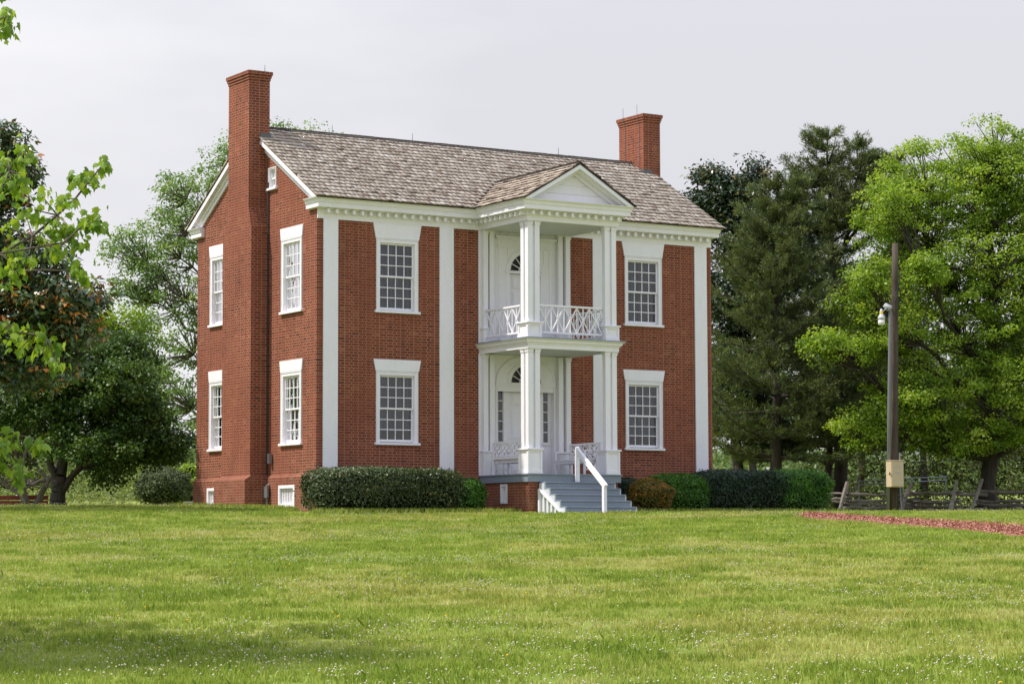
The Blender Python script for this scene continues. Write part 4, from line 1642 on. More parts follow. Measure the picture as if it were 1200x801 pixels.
def pine(label, base, stems, n_whorl, seed, flat=0.10):
    """stems: (foot fraction of the first stem or None, top, spread, radius)"""
    rng = np.random.default_rng(seed)
    base = np.array(base)
    t = thing('pine_tree', label, 'tree', base, 'trees right of the house')
    segs, tufts, dirs = [], [], []
    first = None
    for (foot, top, spread, r0) in stems:
        b0 = base if foot is None else base + (first - base) * foot
        top = np.array(top)
        if first is None:
            first = top
        m_ = 14
        P = [b0 + (top - b0) * k / m_ + np.append(rng.normal(0, 0.06, 2), 0) * (0 < k < m_) + (np.append((top - b0)[:2], 0) * 0.35 * math.sin(math.pi * k / m_) if foot else 0) for k in range(m_ + 1)]
        for k in range(m_):
            segs.append([*P[k], *P[k + 1], r0 * (1 - k / m_ * 0.93), r0 * (1 - (k + 1) / m_ * 0.93)])
        nw = n_whorl if foot is None else max(4, int(n_whorl * 0.75 * (1 - foot)))
        for w_ in range(nw):
            f0 = 0.17 if foot is None else 0.3
            f = f0 + (1 - f0) * (w_ + 0.4 * rng.random()) / nw
            o = P[min(int(f * m_), m_ - 1)] * (1 - (f * m_ - int(f * m_))) + P[min(int(f * m_) + 1, m_)] * (f * m_ - int(f * m_))
            Lm = spread * (1 - f) ** 0.85 * (0.72 + 0.28 * min(1, f / 0.3)) + 0.30
            for b_ in range(rng.integers(4, 7)):
                az = rng.random() * 2 * np.pi
                L = Lm * rng.uniform(0.45, 1.2)
                d = np.array([np.cos(az), np.sin(az), 0])
                rise = flat + 0.75 * f ** 2.2 + rng.normal(0, 0.09)
                n = 7
                Q = [o + d * L * x + np.array([0, 0, L * (rise * x - 0.22 * x * (1 - x) * (1 - f) + 0.18 * x ** 3)]) for x in np.linspace(0, 1, n + 1)]
                for i in range(n):
                    segs.append([*Q[i], *Q[i + 1], 0.04 * (1 - i / n) + 0.010, 0.04 * (1 - (i + 1) / n) + 0.010])
                for _ in range(int(10 + 24 * L)):
                    x = rng.uniform(0.16, 1.02) if L > 1 else rng.uniform(0.1, 1.02)
                    i = min(int(x * n), n - 1)
                    q = Q[i] + (Q[i + 1] - Q[i]) * (x * n - i)
                    sd_ = np.array([-d[1], d[0], 0]) * rng.normal(0, 0.20 * L * (1.05 - 0.6 * x) * 0.9 + 0.1)
                    e = q + sd_ + d * abs(rng.normal(0, 0.15)) + np.array([0, 0, rng.normal(0.04, 0.05)])
                    if rng.random() < 0.35:
                        segs.append([*q, *e, 0.012, 0.005])
                    tufts.append(e)
                    dirs.append(unit(d * 0.6 + sd_ * 0.7 + np.array([0, 0, 0.55])))
        for k in range(6):                                   # the leading shoot
            tufts.append(top + np.array([0, 0, -0.08 * k]))
            dirs.append(np.array([0, 0, 1.0]))
    V, F_ = tubes_np(segs, 5)
    mesh_np('trunk', V, F_, M['darkbark'], t, smooth_=True)
    tufts, dirs = np.array(tufts), np.array(dirs)
    per = 15
    k = np.repeat(np.arange(len(tufts)), per)
    dd = unit(dirs[k] + rng.normal(size=(len(k), 3)) * 0.62)
    pos = tufts[k] + rng.normal(size=(len(k), 3)) * 0.05
    nn = unit(np.cross(dd, rng.normal(size=(len(k), 3))))
    V, F_ = leaf_quads(pos, nn, dd, rng.uniform(0.12, 0.22, len(k)), np.full(len(k), 0.026), 0.0)
    R = np.clip(rng.normal(0.5, 0.2, len(tufts))[k] + rng.normal(0, 0.12, len(k)), 0, 1)
    mesh_np('crown', V, F_, LEAF['pine'], t, R)
    return t


pine('tall dark pine with several leading tips, between the house and the bright maple', gp(985, 93),
     [(None, at(970, 152, 93), 4.6, 0.30), (0.62, at(1004, 158, 93), 1.7, 0.11), (0.66, at(1026, 182, 93), 1.3, 0.09), (0.66, at(947, 200, 93), 1.4, 0.09)], 24, 5)
pine('broad shorter pine whose layered boughs reach behind the right corner of the house', gp(908, 88),
     [(None, at(910, 212, 88), 5.2, 0.26), (0.62, at(928, 200, 88), 1.2, 0.08), (0.6, at(900, 232, 88), 1.2, 0.08)], 20, 6)
pine('narrow pine tip half hidden behind the bright maple', gp(1050, 96), [(None, at(1051, 176, 96), 2.2, 0.25)], 22, 8)
tree('magnolia_tree', 'dark glossy magnolia just behind the right end of the house', 'tree', gp(860, 92),
     [lobe(862, 250, 92, 42, 52), lobe(884, 210, 92, 22, 28), lobe(842, 225, 92, 20, 30), lobe(826, 205, 92, 10, 12), lobe(832, 250, 92, 24, 22), lobe(818, 232, 92, 12, 8), lobe(905, 300, 92, 50, 60), lobe(860, 350, 92, 50, 60), lobe(866, 450, 92, 50, 70), lobe(900, 510, 92, 40, 30)],
     'magnolia_green', 800, 52, 0.55, 0.19, 0.085, r0=0.26, limbs=18, seed=21, bark='darkbark', group='trees right of the house', shell=1.7, low=0.12)
for k_, (u_, s_, lab, lbs, sd) in enumerate((
        (1085, 110, 'dark tree of the wood behind the utility pole, seen through the bright maple', [(1085, 400, 60, 70), (1060, 470, 60, 50), (1120, 480, 60, 50)], 24),
        (1215, 112, 'dark tree of the wood behind the bright maple at the right edge', [(1210, 420, 70, 80), (1180, 500, 60, 40), (1250, 490, 60, 50)], 25),
        (880, 108, 'dark tree of the wood behind the magnolia at the right corner of the house', [(880, 380, 60, 90), (860, 470, 50, 50), (925, 440, 50, 80), (900, 300, 40, 50)], 27),
        (1010, 112, 'dark tree of the wood behind the tall pine', [(990, 360, 50, 80), (1010, 440, 60, 60), (1040, 330, 40, 70)], 28),
        (1150, 118, 'dark tree of the wood behind the trunk of the bright maple', [(1150, 440, 60, 70), (1150, 510, 60, 36)], 26))):
    tree('woodland_tree', lab, 'tree', gp(u_, s_), [lobe(a, b, s_, c, d) for a, b, c, d in lbs], 'deep', 300, 46, 0.62, 0.15, 0.11, r0=0.2, limbs=10, seed=sd, bark='darkbark', group='trees right of the house', low=0.15)
tree('oak_tree', 'dark leafy tree low behind the hedge, between the pines', 'tree', gp(955, 96),
     [lobe(955, 470, 96, 60, 55), lobe(1000, 490, 96, 60, 45), lobe(925, 500, 96, 40, 30), lobe(1040, 440, 97, 50, 50)],
     'deep', 330, 50, 0.6, 0.14, 0.10, r0=0.22, limbs=14, seed=23, bark='darkbark', group='trees right of the house', low=0.2)

# ------------------------------------------------------------------ trees on the left
tree('shade_tree', 'tall airy green tree rising behind the left gable', 'tree', gp(255, 98),
     [lobe(235, 250, 98, 55, 60), lobe(190, 285, 98, 54, 44), lobe(150, 290, 98, 36, 26), lobe(175, 330, 98, 40, 30), lobe(268, 195, 98, 30, 38), lobe(225, 370, 98, 62, 60), lobe(160, 340, 98, 30, 20), lobe(215, 460, 98, 62, 60), lobe(300, 220, 99, 60, 50), lobe(350, 200, 100, 40, 40), lobe(364, 158, 100, 22, 18), lobe(326, 156, 100, 18, 16), lobe(385, 160, 100, 12, 10), lobe(385, 185, 100, 20, 16), lobe(320, 350, 99, 60, 100), lobe(205, 220, 98, 24, 18)],
     'oak', 1000, 40, 0.44, 0.125, 0.085, r0=0.34, limbs=24, seed=31, group='trees left of the house', shell=1.6, droop=0.5)
tree('shade_tree', 'light green tree standing behind the dark low branched maple', 'tree', gp(203, 104),
     [lobe(130, 400, 104, 50, 42), lobe(165, 400, 104, 30, 50), lobe(90, 380, 104, 50, 45), lobe(120, 450, 104, 70, 40), lobe(185, 470, 104, 30, 50), lobe(40, 400, 104, 60, 60)],
     'spring', 420, 52, 0.62, 0.15, 0.11, r0=0.25, limbs=14, seed=33, group='trees left of the house', tone=0.18)
bm = gp(68, 71)
tree('maple_tree', 'dark low branched maple with a short black trunk left of the house', 'tree', bm,
     [lobe(120, 455, 71, 75, 50), lobe(75, 450, 71, 70, 60), lobe(160, 490, 71, 50, 36), lobe(200, 520, 71, 28, 20), lobe(125, 520, 71, 85, 26), lobe(130, 555, 70.5, 26, 16), lobe(20, 470, 71.5, 60, 50), lobe(140, 415, 72, 45, 30), lobe(185, 535, 72, 30, 18)],
     'deep', 900, 66, 0.42, 0.10, 0.08, r0=0.17, limbs=20, seed=35, bark='darkbark', group='trees left of the house', low=0.25,
     stems=[(bm, bm + np.array([0.25, 0.1, 3.0]), 0.26), (bm + np.array([0.05, 0, 0.5]), bm + np.array([1.3, -0.5, 2.2]), 0.14), (bm + np.array([0.0, 0, 0.7]), bm + np.array([-0.5, 0.3, 3.0]), 0.14)])
bm = gp(-62, 61.5)
tree('magnolia_tree', 'dark magnolia with rusty orange leaf undersides at the left edge', 'tree', bm,
     [lobe(12, 185, 61.5, 34, 42), lobe(20, 330, 61.5, 70, 60), lobe(70, 370, 61.5, 50, 50), lobe(15, 230, 61.5, 12, 60), lobe(-10, 220, 61.5, 30, 60), lobe(40, 420, 61.5, 60, 45), lobe(-60, 360, 61.5, 90, 110), lobe(105, 345, 61.5, 26, 16), lobe(-50, 260, 61.5, 60, 80)],
     'magnolia', 620, 56, 0.45, 0.19, 0.085, r0=0.26, limbs=18, seed=37, bark='darkbark', group='trees left of the house', shell=1.6, low=0.15)
bm = gp(34, 76)
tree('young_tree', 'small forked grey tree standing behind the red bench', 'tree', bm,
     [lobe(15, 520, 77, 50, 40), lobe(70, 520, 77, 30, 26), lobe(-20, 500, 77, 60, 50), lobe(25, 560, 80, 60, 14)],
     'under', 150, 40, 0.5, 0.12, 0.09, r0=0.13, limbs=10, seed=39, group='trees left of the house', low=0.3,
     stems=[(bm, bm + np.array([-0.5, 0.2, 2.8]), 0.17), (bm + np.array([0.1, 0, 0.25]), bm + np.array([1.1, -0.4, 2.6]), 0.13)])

# near maple: trunk outside the frame, its boughs reach into the picture from the left
rng = np.random.default_rng(41)
nb = gp(-420, 24.5)
nmap = thing('maple_tree', 'near maple whose drooping bright leafy sprays hang in from the left edge', 'tree', nb)
segs = []


def bough(pts, r0, r1):
    P = [at(u, v, s_) for u, v, s_ in pts]
    for i in range(len(P) - 1):
        a, b = r0 + (r1 - r0) * i / (len(P) - 1), r0 + (r1 - r0) * (i + 1) / (len(P) - 1)
        segs.append([*P[i], *P[i + 1], a, b])
    return P


trunk_top = at(-400, -150, 24.5)
tp = [nb + (trunk_top - nb) * k / 8 for k in range(9)]
for i in range(8):
    segs.append([*tp[i], *tp[i + 1], 0.24 * (1 - i / 9.5), 0.24 * (1 - (i + 1) / 9.5)])
sprays = []
for pts, twigs in (
    ([(-400, 470, 24.5), (-150, 350, 24.0), (0, 298, 23.5), (38, 277, 23.5), (67, 252, 23.5), (88, 233, 23.5), (104, 213, 23.5), (118, 196, 23.5)],
     [(124, 190), (112, 204), (100, 212), (88, 208), (80, 238), (70, 232), (58, 255), (66, 268), (48, 228), (40, 246), (78, 262), (30, 250), (50, 278), (34, 298), (20, 312), (60, 296), (22, 286), (8, 300), (12, 268)]),
    ([(-150, 350, 24.0), (-20, 300, 23.1), (48, 289, 23.1), (75, 284, 23.1), (100, 262, 23.1), (112, 252, 23.1)],
     [(112, 252), (104, 262), (96, 264), (116, 262), (92, 284), (70, 292), (82, 272)]),
    ([(-150, 350, 24.0), (-20, 320, 23.9), (50, 316, 23.9), (84, 318, 23.9)], [(95, 316), (100, 322), (88, 312), (10, 318), (8, 330)]),
    ([(-150, 300, 24.3), (-30, 230, 24.3), (10, 200, 24.3), (28, 175, 24.3)], [(28, 170), (22, 184), (32, 188), (10, 186), (4, 204), (14, 214), (0, 190), (4, 222), (24, 204), (-12, 210), (18, 232), (30, 218)]),
    ([(-300, 470, 24.0), (-60, 400, 23.3), (0, 386, 23.3), (40, 392, 23.3), (56, 398, 23.3)], [(18, 382), (12, 392), (38, 388), (52, 394), (64, 400), (62, 418), (24, 408), (50, 412), (2, 384), (66, 425)]),
    ([(-300, 540, 23.7), (-60, 510, 23.0), (8, 508, 23.0), (34, 512, 23.0)], [(8, 510), (14, 518), (40, 514), (46, 520), (4, 528), (4, 542), (22, 552), (14, 546), (-4, 516), (24, 560)]),
    ([(-400, 150, 24.5), (-150, 60, 24.1), (-20, 30, 24.1), (6, 20, 24.1)], [(6, 12), (10, 18), (4, 26), (6, 30), (0, 14), (2, 36)]),
):
    P = bough(pts, 0.011 if pts[0][0] > -200 else 0.019, 0.008)
    Pa = np.array(P)
    for (u, v) in twigs:
        e = at(u, v, pts[-1][2] + rng.normal(0, 0.25))
        i = np.argmin(((Pa - e) ** 2).sum(1))
        segs.append([*Pa[i], *e, 0.009, 0.004])
        sprays.append(e)
# the rest of the crown, beyond the frame
lb = [lobe(-330, 250, 21.0, 210, 160), lobe(-420, 60, 21.0, 220, 170), lobe(-420, 420, 21.0, 200, 110), lobe(-250, -60, 21.0, 180, 120), lobe(-560, 200, 21.0, 200, 250)]
cl = in_lobes(lb, 460, rng, 1.8)
u_ = 600 + FPX * ((cl - CAM) @ RT) / ((cl - CAM) @ FW)
cl = cl[u_ < -60]
c_, a_ = kmeans(cl, 16, rng)
for j in range(16):
    mem = cl[a_ == j]
    p0 = tp[int(np.clip(4 + j % 5, 0, 8))]
    segs.append([*p0, *((p0 + c_[j]) / 2 + np.array([0, 0, 0.2])), 0.08, 0.05])
    segs.append([*((p0 + c_[j]) / 2 + np.array([0, 0, 0.2])), *c_[j], 0.05, 0.025])
    for mm in mem:
        segs.append([*c_[j], *mm, 0.015, 0.006])
V, F_ = tubes_np(segs, 6)
mesh_np('trunk', V, F_, M['bark'], nmap, smooth_=True)
# palmate leaves: five lobes, hanging
LOB = np.array([(0.0, 0.0), (0.20, 0.05), (0.36, 0.02), (0.33, 0.22), (0.52, 0.42), (0.30, 0.46), (0.24, 0.62), (0.12, 0.66), (0.0, 1.0),
                (-0.12, 0.66), (-0.24, 0.62), (-0.30, 0.46), (-0.52, 0.42), (-0.33, 0.22), (-0.36, 0.02), (-0.20, 0.05)])


def palmate(pos, nrm, tip, L):
    tip = unit(tip - nrm * np.sum(tip * nrm, 1, keepdims=True))
    b = np.cross(nrm, tip)
    n = len(pos)
    k = len(LOB)
    x, y = LOB[:, 0], LOB[:, 1]
    V = pos[:, None, :] + L[:, None, None] * (b[:, None, :] * x[None, :, None] + tip[:, None, :] * y[None, :, None]
        - nrm[:, None, :] * (0.55 * np.abs(x) ** 1.3 + 0.22 * y ** 2)[None, :, None])
    cen = pos[:, None, :] + L[:, None, None] * (tip[:, None, :] * 0.3)
    V = np.concatenate([V, cen], 1)
    q = np.stack([np.arange(k), (np.arange(k) + 1) % k, np.full(k, k)], 1)
    F_ = (np.arange(n) * (k + 1))[:, None, None] + q[None]
    return V.reshape(-1, 3), F_.reshape(-1, 3), np.repeat(np.arange(n), k)


allc = np.array(sprays)
per = 12
k = np.repeat(np.arange(len(allc)), per)
off = rng.normal(size=(len(k), 3)) * np.array([0.066, 0.066, 0.05])
pos = allc[k] + off
nrm = unit(unit(off * np.array([1, 1, 0.2])) * 0.9 + np.array([0, 0, 0.42]) + rng.normal(size=(len(k), 3)) * 0.32)
tip = unit(off * np.array([4, 4, 0]) + np.array([0.0, 0, -1.0]) + rng.normal(size=(len(k), 3)) * 0.3)
Ls = rng.uniform(0.055, 0.125, len(k))
V1, F1, w1 = palmate(pos, nrm, tip, Ls)
R1 = np.clip(rng.normal(0.5, 0.38, len(k)), 0, 1)[w1]
k2 = np.repeat(np.arange(len(cl)), 26)
off = rng.normal(size=(len(k2), 3)) * np.array([0.4, 0.4, 0.25])
V2, F2, w2 = palmate(cl[k2] + off, unit(np.array([0, 0, 0.9]) + rng.normal(size=(len(k2), 3)) * 0.5), unit(off * np.array([1, 1, 0]) + np.array([0, 0, -0.5])), rng.uniform(0.10, 0.17, len(k2)))
R2 = np.clip(rng.normal(0.5, 0.2, len(k2)), 0, 1)[w2]
mesh_np('crown', np.concatenate([V1, V2]), np.concatenate([F1, F2 + len(V1)]), LEAF['maple'], nmap, np.concatenate([R1, R2]))


# ------------------------------------------------------------------ hedges and shrubs
def shrub(name, label, cat, cx, cy, rx, ry, h, kind, n, L, W_, seed, p=3.0, group=None, rough=0.10, rot=0.0, z0=None):
    """clipped bush: leaves over an uneven super-ellipsoid, with twigs and an added dark core inside"""
    rng = np.random.default_rng(seed)
    zb = float(ground(cx, cy)) if z0 is None else z0
    t = thing(name, label, cat, (cx, cy, zb), group)
    d = unit(rng.normal(size=(n, 3)) * np.array([1, 1, 0.9]))
    d[:, 2] = np.abs(d[:, 2]) * np.where(rng.random(n) < 0.3, -0.6, 1.0)

    def surf(d):
        q = (np.abs(d[:, 0]) ** p + np.abs(d[:, 1]) ** p + np.abs(d[:, 2]) ** p) ** (-1 / p)
        x, y, z = d[:, 0] * q, d[:, 1] * q, d[:, 2] * q
        bl = (fbm(np.arctan2(d[:, 1], d[:, 0]) * rx * 1.6 + 9, d[:, 2] * 3 * h + seed, seed, 3) - 0.5) * 2
        f = 1 + rough * bl
        return np.stack([x * rx * f, y * ry * f, h * 0.5 + z * h * 0.5 * f], 1)
    s_ = surf(d)
    stray = rng.choice(n, n // 16)
    inn = 1 - np.abs(rng.normal(0, 0.05, n)) - (rng.random(n) < 0.25) * rng.random(n) * 0.16 + rng.random(n) * 0.03
    inn[stray] = 1 + rng.exponential(0.035, len(stray))
    c = np.array([0, 0, h * 0.5])
    pos = c + (s_ - c) * inn[:, None]
    nrm = unit((s_ - c) / np.array([rx, ry, h * 0.5]) * 0.6 + np.array([0, 0, 0.35]) + rng.normal(size=(n, 3)) * 0.6)
    tip = unit(rng.normal(size=(n, 3)) + unit(s_ - c) * 0.5 + np.array([0, 0, 0.3]))
    cr_, sr_ = math.cos(rot), math.sin(rot)
    Rm = np.array([[cr_, -sr_, 0], [sr_, cr_, 0], [0, 0, 1]]).T
    sc_ = rng.uniform(0.7, 1.3, n)
    V, F_ = leaf_quads(pos @ Rm + np.array([cx, cy, zb]), nrm @ Rm, tip @ Rm, L * sc_, W_ * sc_)
    tone = fbm(d[:, 0] * 5 + 3, d[:, 2] * 5 + d[:, 1] * 4, seed + 5, 2)
    R = np.clip(0.5 + (tone - 0.5) * 0.9 + rng.normal(0, 0.17, n), 0, 1)
    mesh_np('foliage', V, F_, LEAF[kind], t, R)
    # inside: stems fanning from the ground
    ns = 46
    e = surf(unit(rng.normal(size=(ns, 3)) * np.array([1, 1, 0.5]) + np.array([0, 0, 0.5])))
    e = c + (e - c) * 0.9
    st = np.stack([e[:, 0] * 0.35, e[:, 1] * 0.35, np.full(ns, 0.0)], 1)
    mid = st * 0.5 + e * 0.5 + np.array([0, 0, 0.05])
    o_ = np.array([cx, cy, zb])
    segs_ = [[*(a @ Rm + o_), *(b @ Rm + o_), 0.016, 0.011] for a, b in zip(st, mid)] + [[*(a @ Rm + o_), *(b @ Rm + o_), 0.011, 0.005] for a, b in zip(mid, e)]
    V, F_ = tubes_np(segs_, 5)
    mesh_np('stem', V, F_, M['darkbark'], t)
    # solid dark core added so the bush is not see-through
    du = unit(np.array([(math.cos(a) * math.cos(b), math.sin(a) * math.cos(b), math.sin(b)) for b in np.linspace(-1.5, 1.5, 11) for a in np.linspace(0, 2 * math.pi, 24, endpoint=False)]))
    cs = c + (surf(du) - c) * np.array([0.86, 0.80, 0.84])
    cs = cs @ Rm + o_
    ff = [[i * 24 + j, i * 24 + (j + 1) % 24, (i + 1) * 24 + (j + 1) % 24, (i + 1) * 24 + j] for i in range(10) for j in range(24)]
    mesh_np('dark_core', cs, np.array(ff), M['core'], t, smooth_=True)
    return t


shrub('boxwood_hedge', 'wide dark boxwood hedge along the front wall left of the porch', 'hedge', 1.32, -1.25, 2.10, 0.75, 1.16, 'box', 26000, 0.062, 0.04, 51, 7.0, rough=0.06)
shrub('shrub', 'small bright green shrub tucked between the boxwood hedge and the porch', 'shrub', 3.86, -1.35, 0.44, 0.42, 0.92, 'arbor', 6500, 0.06, 0.035, 52, 2.6)
shrub('shrub', 'low dark shrub beside the right of the steps', 'shrub', 9.05, -1.15, 0.50, 0.5, 0.98, 'darkhedge', 6500, 0.06, 0.035, 53, 2.6)
shrub('shrub', 'orange and bronze leaved shrub right of the steps', 'shrub', 9.52, -1.65, 0.66, 0.5, 0.95, 'bronze', 9500, 0.06, 0.032, 54, 2.6, rough=0.2)
shrub('shrub', 'green mounded shrub between the orange shrub and the dark hedge', 'shrub', 10.85, -1.15, 0.98, 0.70, 1.10, 'arbor', 14000, 0.065, 0.035, 55, 2.8, rough=0.14)
shrub('hedge', 'dark clipped hedge past the right corner of the house', 'hedge', 12.95, -1.15, 1.40, 0.75, 1.22, 'darkhedge', 20000, 0.06, 0.035, 56, 6.0, rough=0.06)
shrub('hedge', 'bright green clipped hedge at the right end of the row', 'hedge', 15.05, -1.1, 0.98, 0.8, 1.24, 'arbor', 17000, 0.065, 0.036, 57, 5.0, rough=0.09)
b_ = gp(192, 86)
shrub('shrub', 'round olive bush beyond the left gable', 'shrub', b_[0], b_[1], 0.92, 0.9, 1.35, 'olive', 9000, 0.09, 0.045, 58, 2.4, rough=0.22, z0=at(192, 593, 86)[2])
b_ = gp(222, 90)
shrub('shrub', 'light green bush peeping out at the left corner of the house', 'shrub', b_[0], b_[1], 0.7, 0.7, 1.5, 'spring', 2500, 0.12, 0.07, 59, 2.2, rough=0.3, z0=at(222, 593, 90)[2])

# ------------------------------------------------------------------ far growth
rng = np.random.default_rng(61)


def mass(name, label, kind, n, sfun, hfun, rc, per, L, W_, tone=0.22):
    s_, l_ = sfun(n)
    x, y = xy_of(s_, l_)
    z = ground(x, y) + hfun(s_, l_, rng.random(n))
    cl_ = np.stack([x, y, z], 1)
    V, F_, R = crown_leaves(cl_, per, rc, L, W_, rng, 0.8, 0.6, 0.1, tone)
    o = mesh_np(name, V, F_, LEAF[kind], None, R)
    o['kind'] = 'stuff'
    o['label'] = label
    return o


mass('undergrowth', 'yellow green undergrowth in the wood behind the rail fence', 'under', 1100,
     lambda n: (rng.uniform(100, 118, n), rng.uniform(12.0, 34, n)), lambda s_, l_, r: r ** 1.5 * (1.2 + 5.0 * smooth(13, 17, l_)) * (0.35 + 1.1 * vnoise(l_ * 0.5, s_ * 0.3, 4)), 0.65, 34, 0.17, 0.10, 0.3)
mass('meadow_brush', 'pale green tall weeds beyond the lawn at the left', 'meadow', 1300,
     lambda n: (rng.uniform(96, 150, n), rng.uniform(-36, -8, n)), lambda s_, l_, r: r * (1.7 + (s_ - 96) * 0.026), 0.7, 22, 0.17, 0.07)
mass('far_wood', 'hazy wooded hillside far behind the left trees', 'wood', 1500,
     lambda n: (rng.uniform(330, 420, n), rng.uniform(-110, -10, n)), lambda s_, l_, r: r * 7.5 + 0.5, 3.2, 26, 0.95, 0.6)
mass('far_wood', 'wooded hillside far behind the house on the right', 'wood', 1100,
     lambda n: (rng.uniform(330, 420, n), rng.uniform(-10, 110, n)), lambda s_, l_, r: r * 6.0 + 0.5, 3.2, 26, 0.95, 0.6)

# leaf litter coloured dark for the shade under trees behind the fence
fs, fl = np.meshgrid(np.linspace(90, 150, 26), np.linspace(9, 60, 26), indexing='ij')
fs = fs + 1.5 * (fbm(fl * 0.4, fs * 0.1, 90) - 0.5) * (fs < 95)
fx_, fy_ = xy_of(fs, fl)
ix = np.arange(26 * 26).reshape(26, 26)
FLR = wood_mat('shaded_leaf_litter', (0.030, 0.026, 0.014), (0.065, 0.052, 0.028), 0.95, scale=3)
o = mesh_np('shaded_forest_floor', np.stack([fx_, fy_, ground(fx_, fy_) + 0.03], -1), np.stack([ix[:-1, :-1], ix[:-1, 1:], ix[1:, 1:], ix[1:, :-1]], -1).reshape(-1, 4), FLR, smooth_=True)
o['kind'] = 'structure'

# ------------------------------------------------------------------ mulch path
CHIP = attr_mat('red_wood_chip', [(0.0, (0.11, 0.045, 0.032)), (0.5, (0.36, 0.145, 0.098)), (1.0, (0.54, 0.31, 0.235))], 0.9, 0.15)
M['mulch'] = mat('red_mulch_bed', (0.27, 0.11, 0.076), 0.95, 0.1)
PATHC = [(950, 61.6), (985, 58.4), (1060, 55.6), (1125, 52.9), (1200, 49.0), (1300, 44.5)]
pw = [0.30, 1.0, 1.15, 1.1, 0.8, 0.6]
pc = np.array([gp(u, s_)[:2] for u, s_ in PATHC])


def on_path(x, y):
    x, y = np.asarray(x), np.asarray(y)
    best = np.full(x.shape, 9.0)
    for i in range(len(pc) - 1):
        a, b = pc[i], pc[i + 1]
        d = b - a
        t = np.clip(((x - a[0]) * d[0] + (y - a[1]) * d[1]) / (d @ d), 0, 1)
        dist = np.hypot(x - a[0] - t * d[0], y - a[1] - t * d[1])
        wd = (pw[i] + (pw[i + 1] - pw[i]) * t)
        best = np.minimum(best, dist / wd)
    return best


# the bed follows the ground, a few centimetres of chips thick
nS = 90
cum = np.concatenate([[0], np.cumsum(np.linalg.norm(np.diff(pc, axis=0), axis=1))])
tt = np.linspace(0, cum[-1], nS)
cx_ = np.interp(tt, cum, pc[:, 0])
cy_ = np.interp(tt, cum, pc[:, 1])
wd_ = np.interp(tt, cum, pw)
dx_, dy_ = np.gradient(cx_), np.gradient(cy_)
ln_ = np.hypot(dx_, dy_)
nx_, ny_ = -dy_ / ln_, dx_ / ln_
rows_ = []
for f in (-1.0, -0.6, 0, 0.6, 1.0):
    wv = wd_ * f * (1 + 0.25 * (fbm(tt * 1.3, tt * 0 + f * 3, 77) - 0.5))
    x, y = cx_ + nx_ * wv, cy_ + ny_ * wv
    rows_.append(np.stack([x, y, ground(x, y) + (0.035 if abs(f) < 0.9 else 0.002)], 1))
PV = np.stack(rows_, 1)
ix = np.arange(nS * 5).reshape(nS, 5)
o = mesh_np('mulch_path', PV, np.stack([ix[:-1, :-1], ix[:-1, 1:], ix[1:, 1:], ix[1:, :-1]], -1).reshape(-1, 4), M['mulch'], smooth_=True)
o['kind'] = 'structure'
rng = np.random.default_rng(71)
n = 16000
ti = rng.random(n) * cum[-1]
f_ = np.clip(rng.normal(0, 0.55, n), -1.15, 1.15)
x = np.interp(ti, tt, cx_) + np.interp(ti, tt, nx_) * f_ * np.interp(ti, tt, wd_)
y = np.interp(ti, tt, cy_) + np.interp(ti, tt, ny_) * f_ * np.interp(ti, tt, wd_)
pos = np.stack([x, y, ground(x, y) + 0.03 + rng.random(n) * 0.03], 1)
nr_ = unit(np.array([0, 0, 1.0]) + rng.normal(size=(n, 3)) * 0.45)
V, F_ = leaf_quads(pos, nr_, rng.normal(size=(n, 3)), rng.uniform(0.03, 0.085, n), rng.uniform(0.015, 0.035, n), 0.05)
o = mesh_np('wood_chips', V, F_, CHIP, None, np.clip(rng.normal(0.5, 0.25, n), 0, 1))
o['kind'] = 'stuff'
o['label'] = 'loose red wood chips on the mulch path'

for (u0, s0_, rx_, ry_, nm) in ((712, 62.6, 1.0, 0.45, 'red mulch patch at the foot of the porch steps'), (845, 61.2, 0.9, 0.16, 'thin bare reddish patch in the lawn before the hedges')):
    c0 = gp(u0, s0_)
    ang = np.linspace(0, 2 * np.pi, 28, endpoint=False)
    rr_ = 1 + 0.25 * (fbm(np.cos(ang) * 2 + 5, np.sin(ang) * 2 + u0, 8) - 0.5)
    lx, sx_ = np.cos(ang) * rx_ * rr_, np.sin(ang) * ry_ * rr_
    x = c0[0] + RH[0] * lx + FH[0] * sx_
    y = c0[1] + RH[1] * lx + FH[1] * sx_
    ring_ = np.stack([x, y, ground(x, y) + 0.004], 1)
    cen = np.array([[c0[0], c0[1], float(ground(c0[0], c0[1])) + 0.03]])
    o = mesh_np('mulch_path', np.concatenate([ring_, cen]), np.array([[i, (i + 1) % 28, 28] for i in range(28)]), M['mulch'])
    o['kind'] = 'structure'

# ------------------------------------------------------------------ the lawn: blades, clover heads, dandelions
GR = mat('grass_blade', (0.1, 0.16, 0.03), 0.55, 0.3)
a1 = N(GR, 'ShaderNodeAttribute', attribute_name='rnd')
a2 = N(GR, 'ShaderNodeAttribute', attribute_name='dry')
gc1 = ramp(GR, a1.outputs['Fac'], [(0.0, (0.20, 0.285, 0.030)), (0.5, (0.335, 0.415, 0.058)), (1.0, (0.465, 0.52, 0.115))])
gc2 = ramp(GR, a1.outputs['Fac'], [(0.0, (0.34, 0.35, 0.06)), (0.5, (0.50, 0.475, 0.12)), (1.0, (0.62, 0.57, 0.24))])
gcol = mixc(GR, a2.outputs['Fac'], gc1, gc2)
setc(GR, gcol)
tb = N(GR, 'ShaderNodeBsdfTranslucent')
GR.node_tree.links.new(gcol, tb.inputs['Color'])
ms_ = N(GR, 'ShaderNodeMixShader')
ms_.inputs[0].default_value = 0.35
GR.node_tree.links.new(GR.node_tree.nodes['Principled BSDF'].outputs[0], ms_.inputs[1])
GR.node_tree.links.new(tb.outputs[0], ms_.inputs[2])
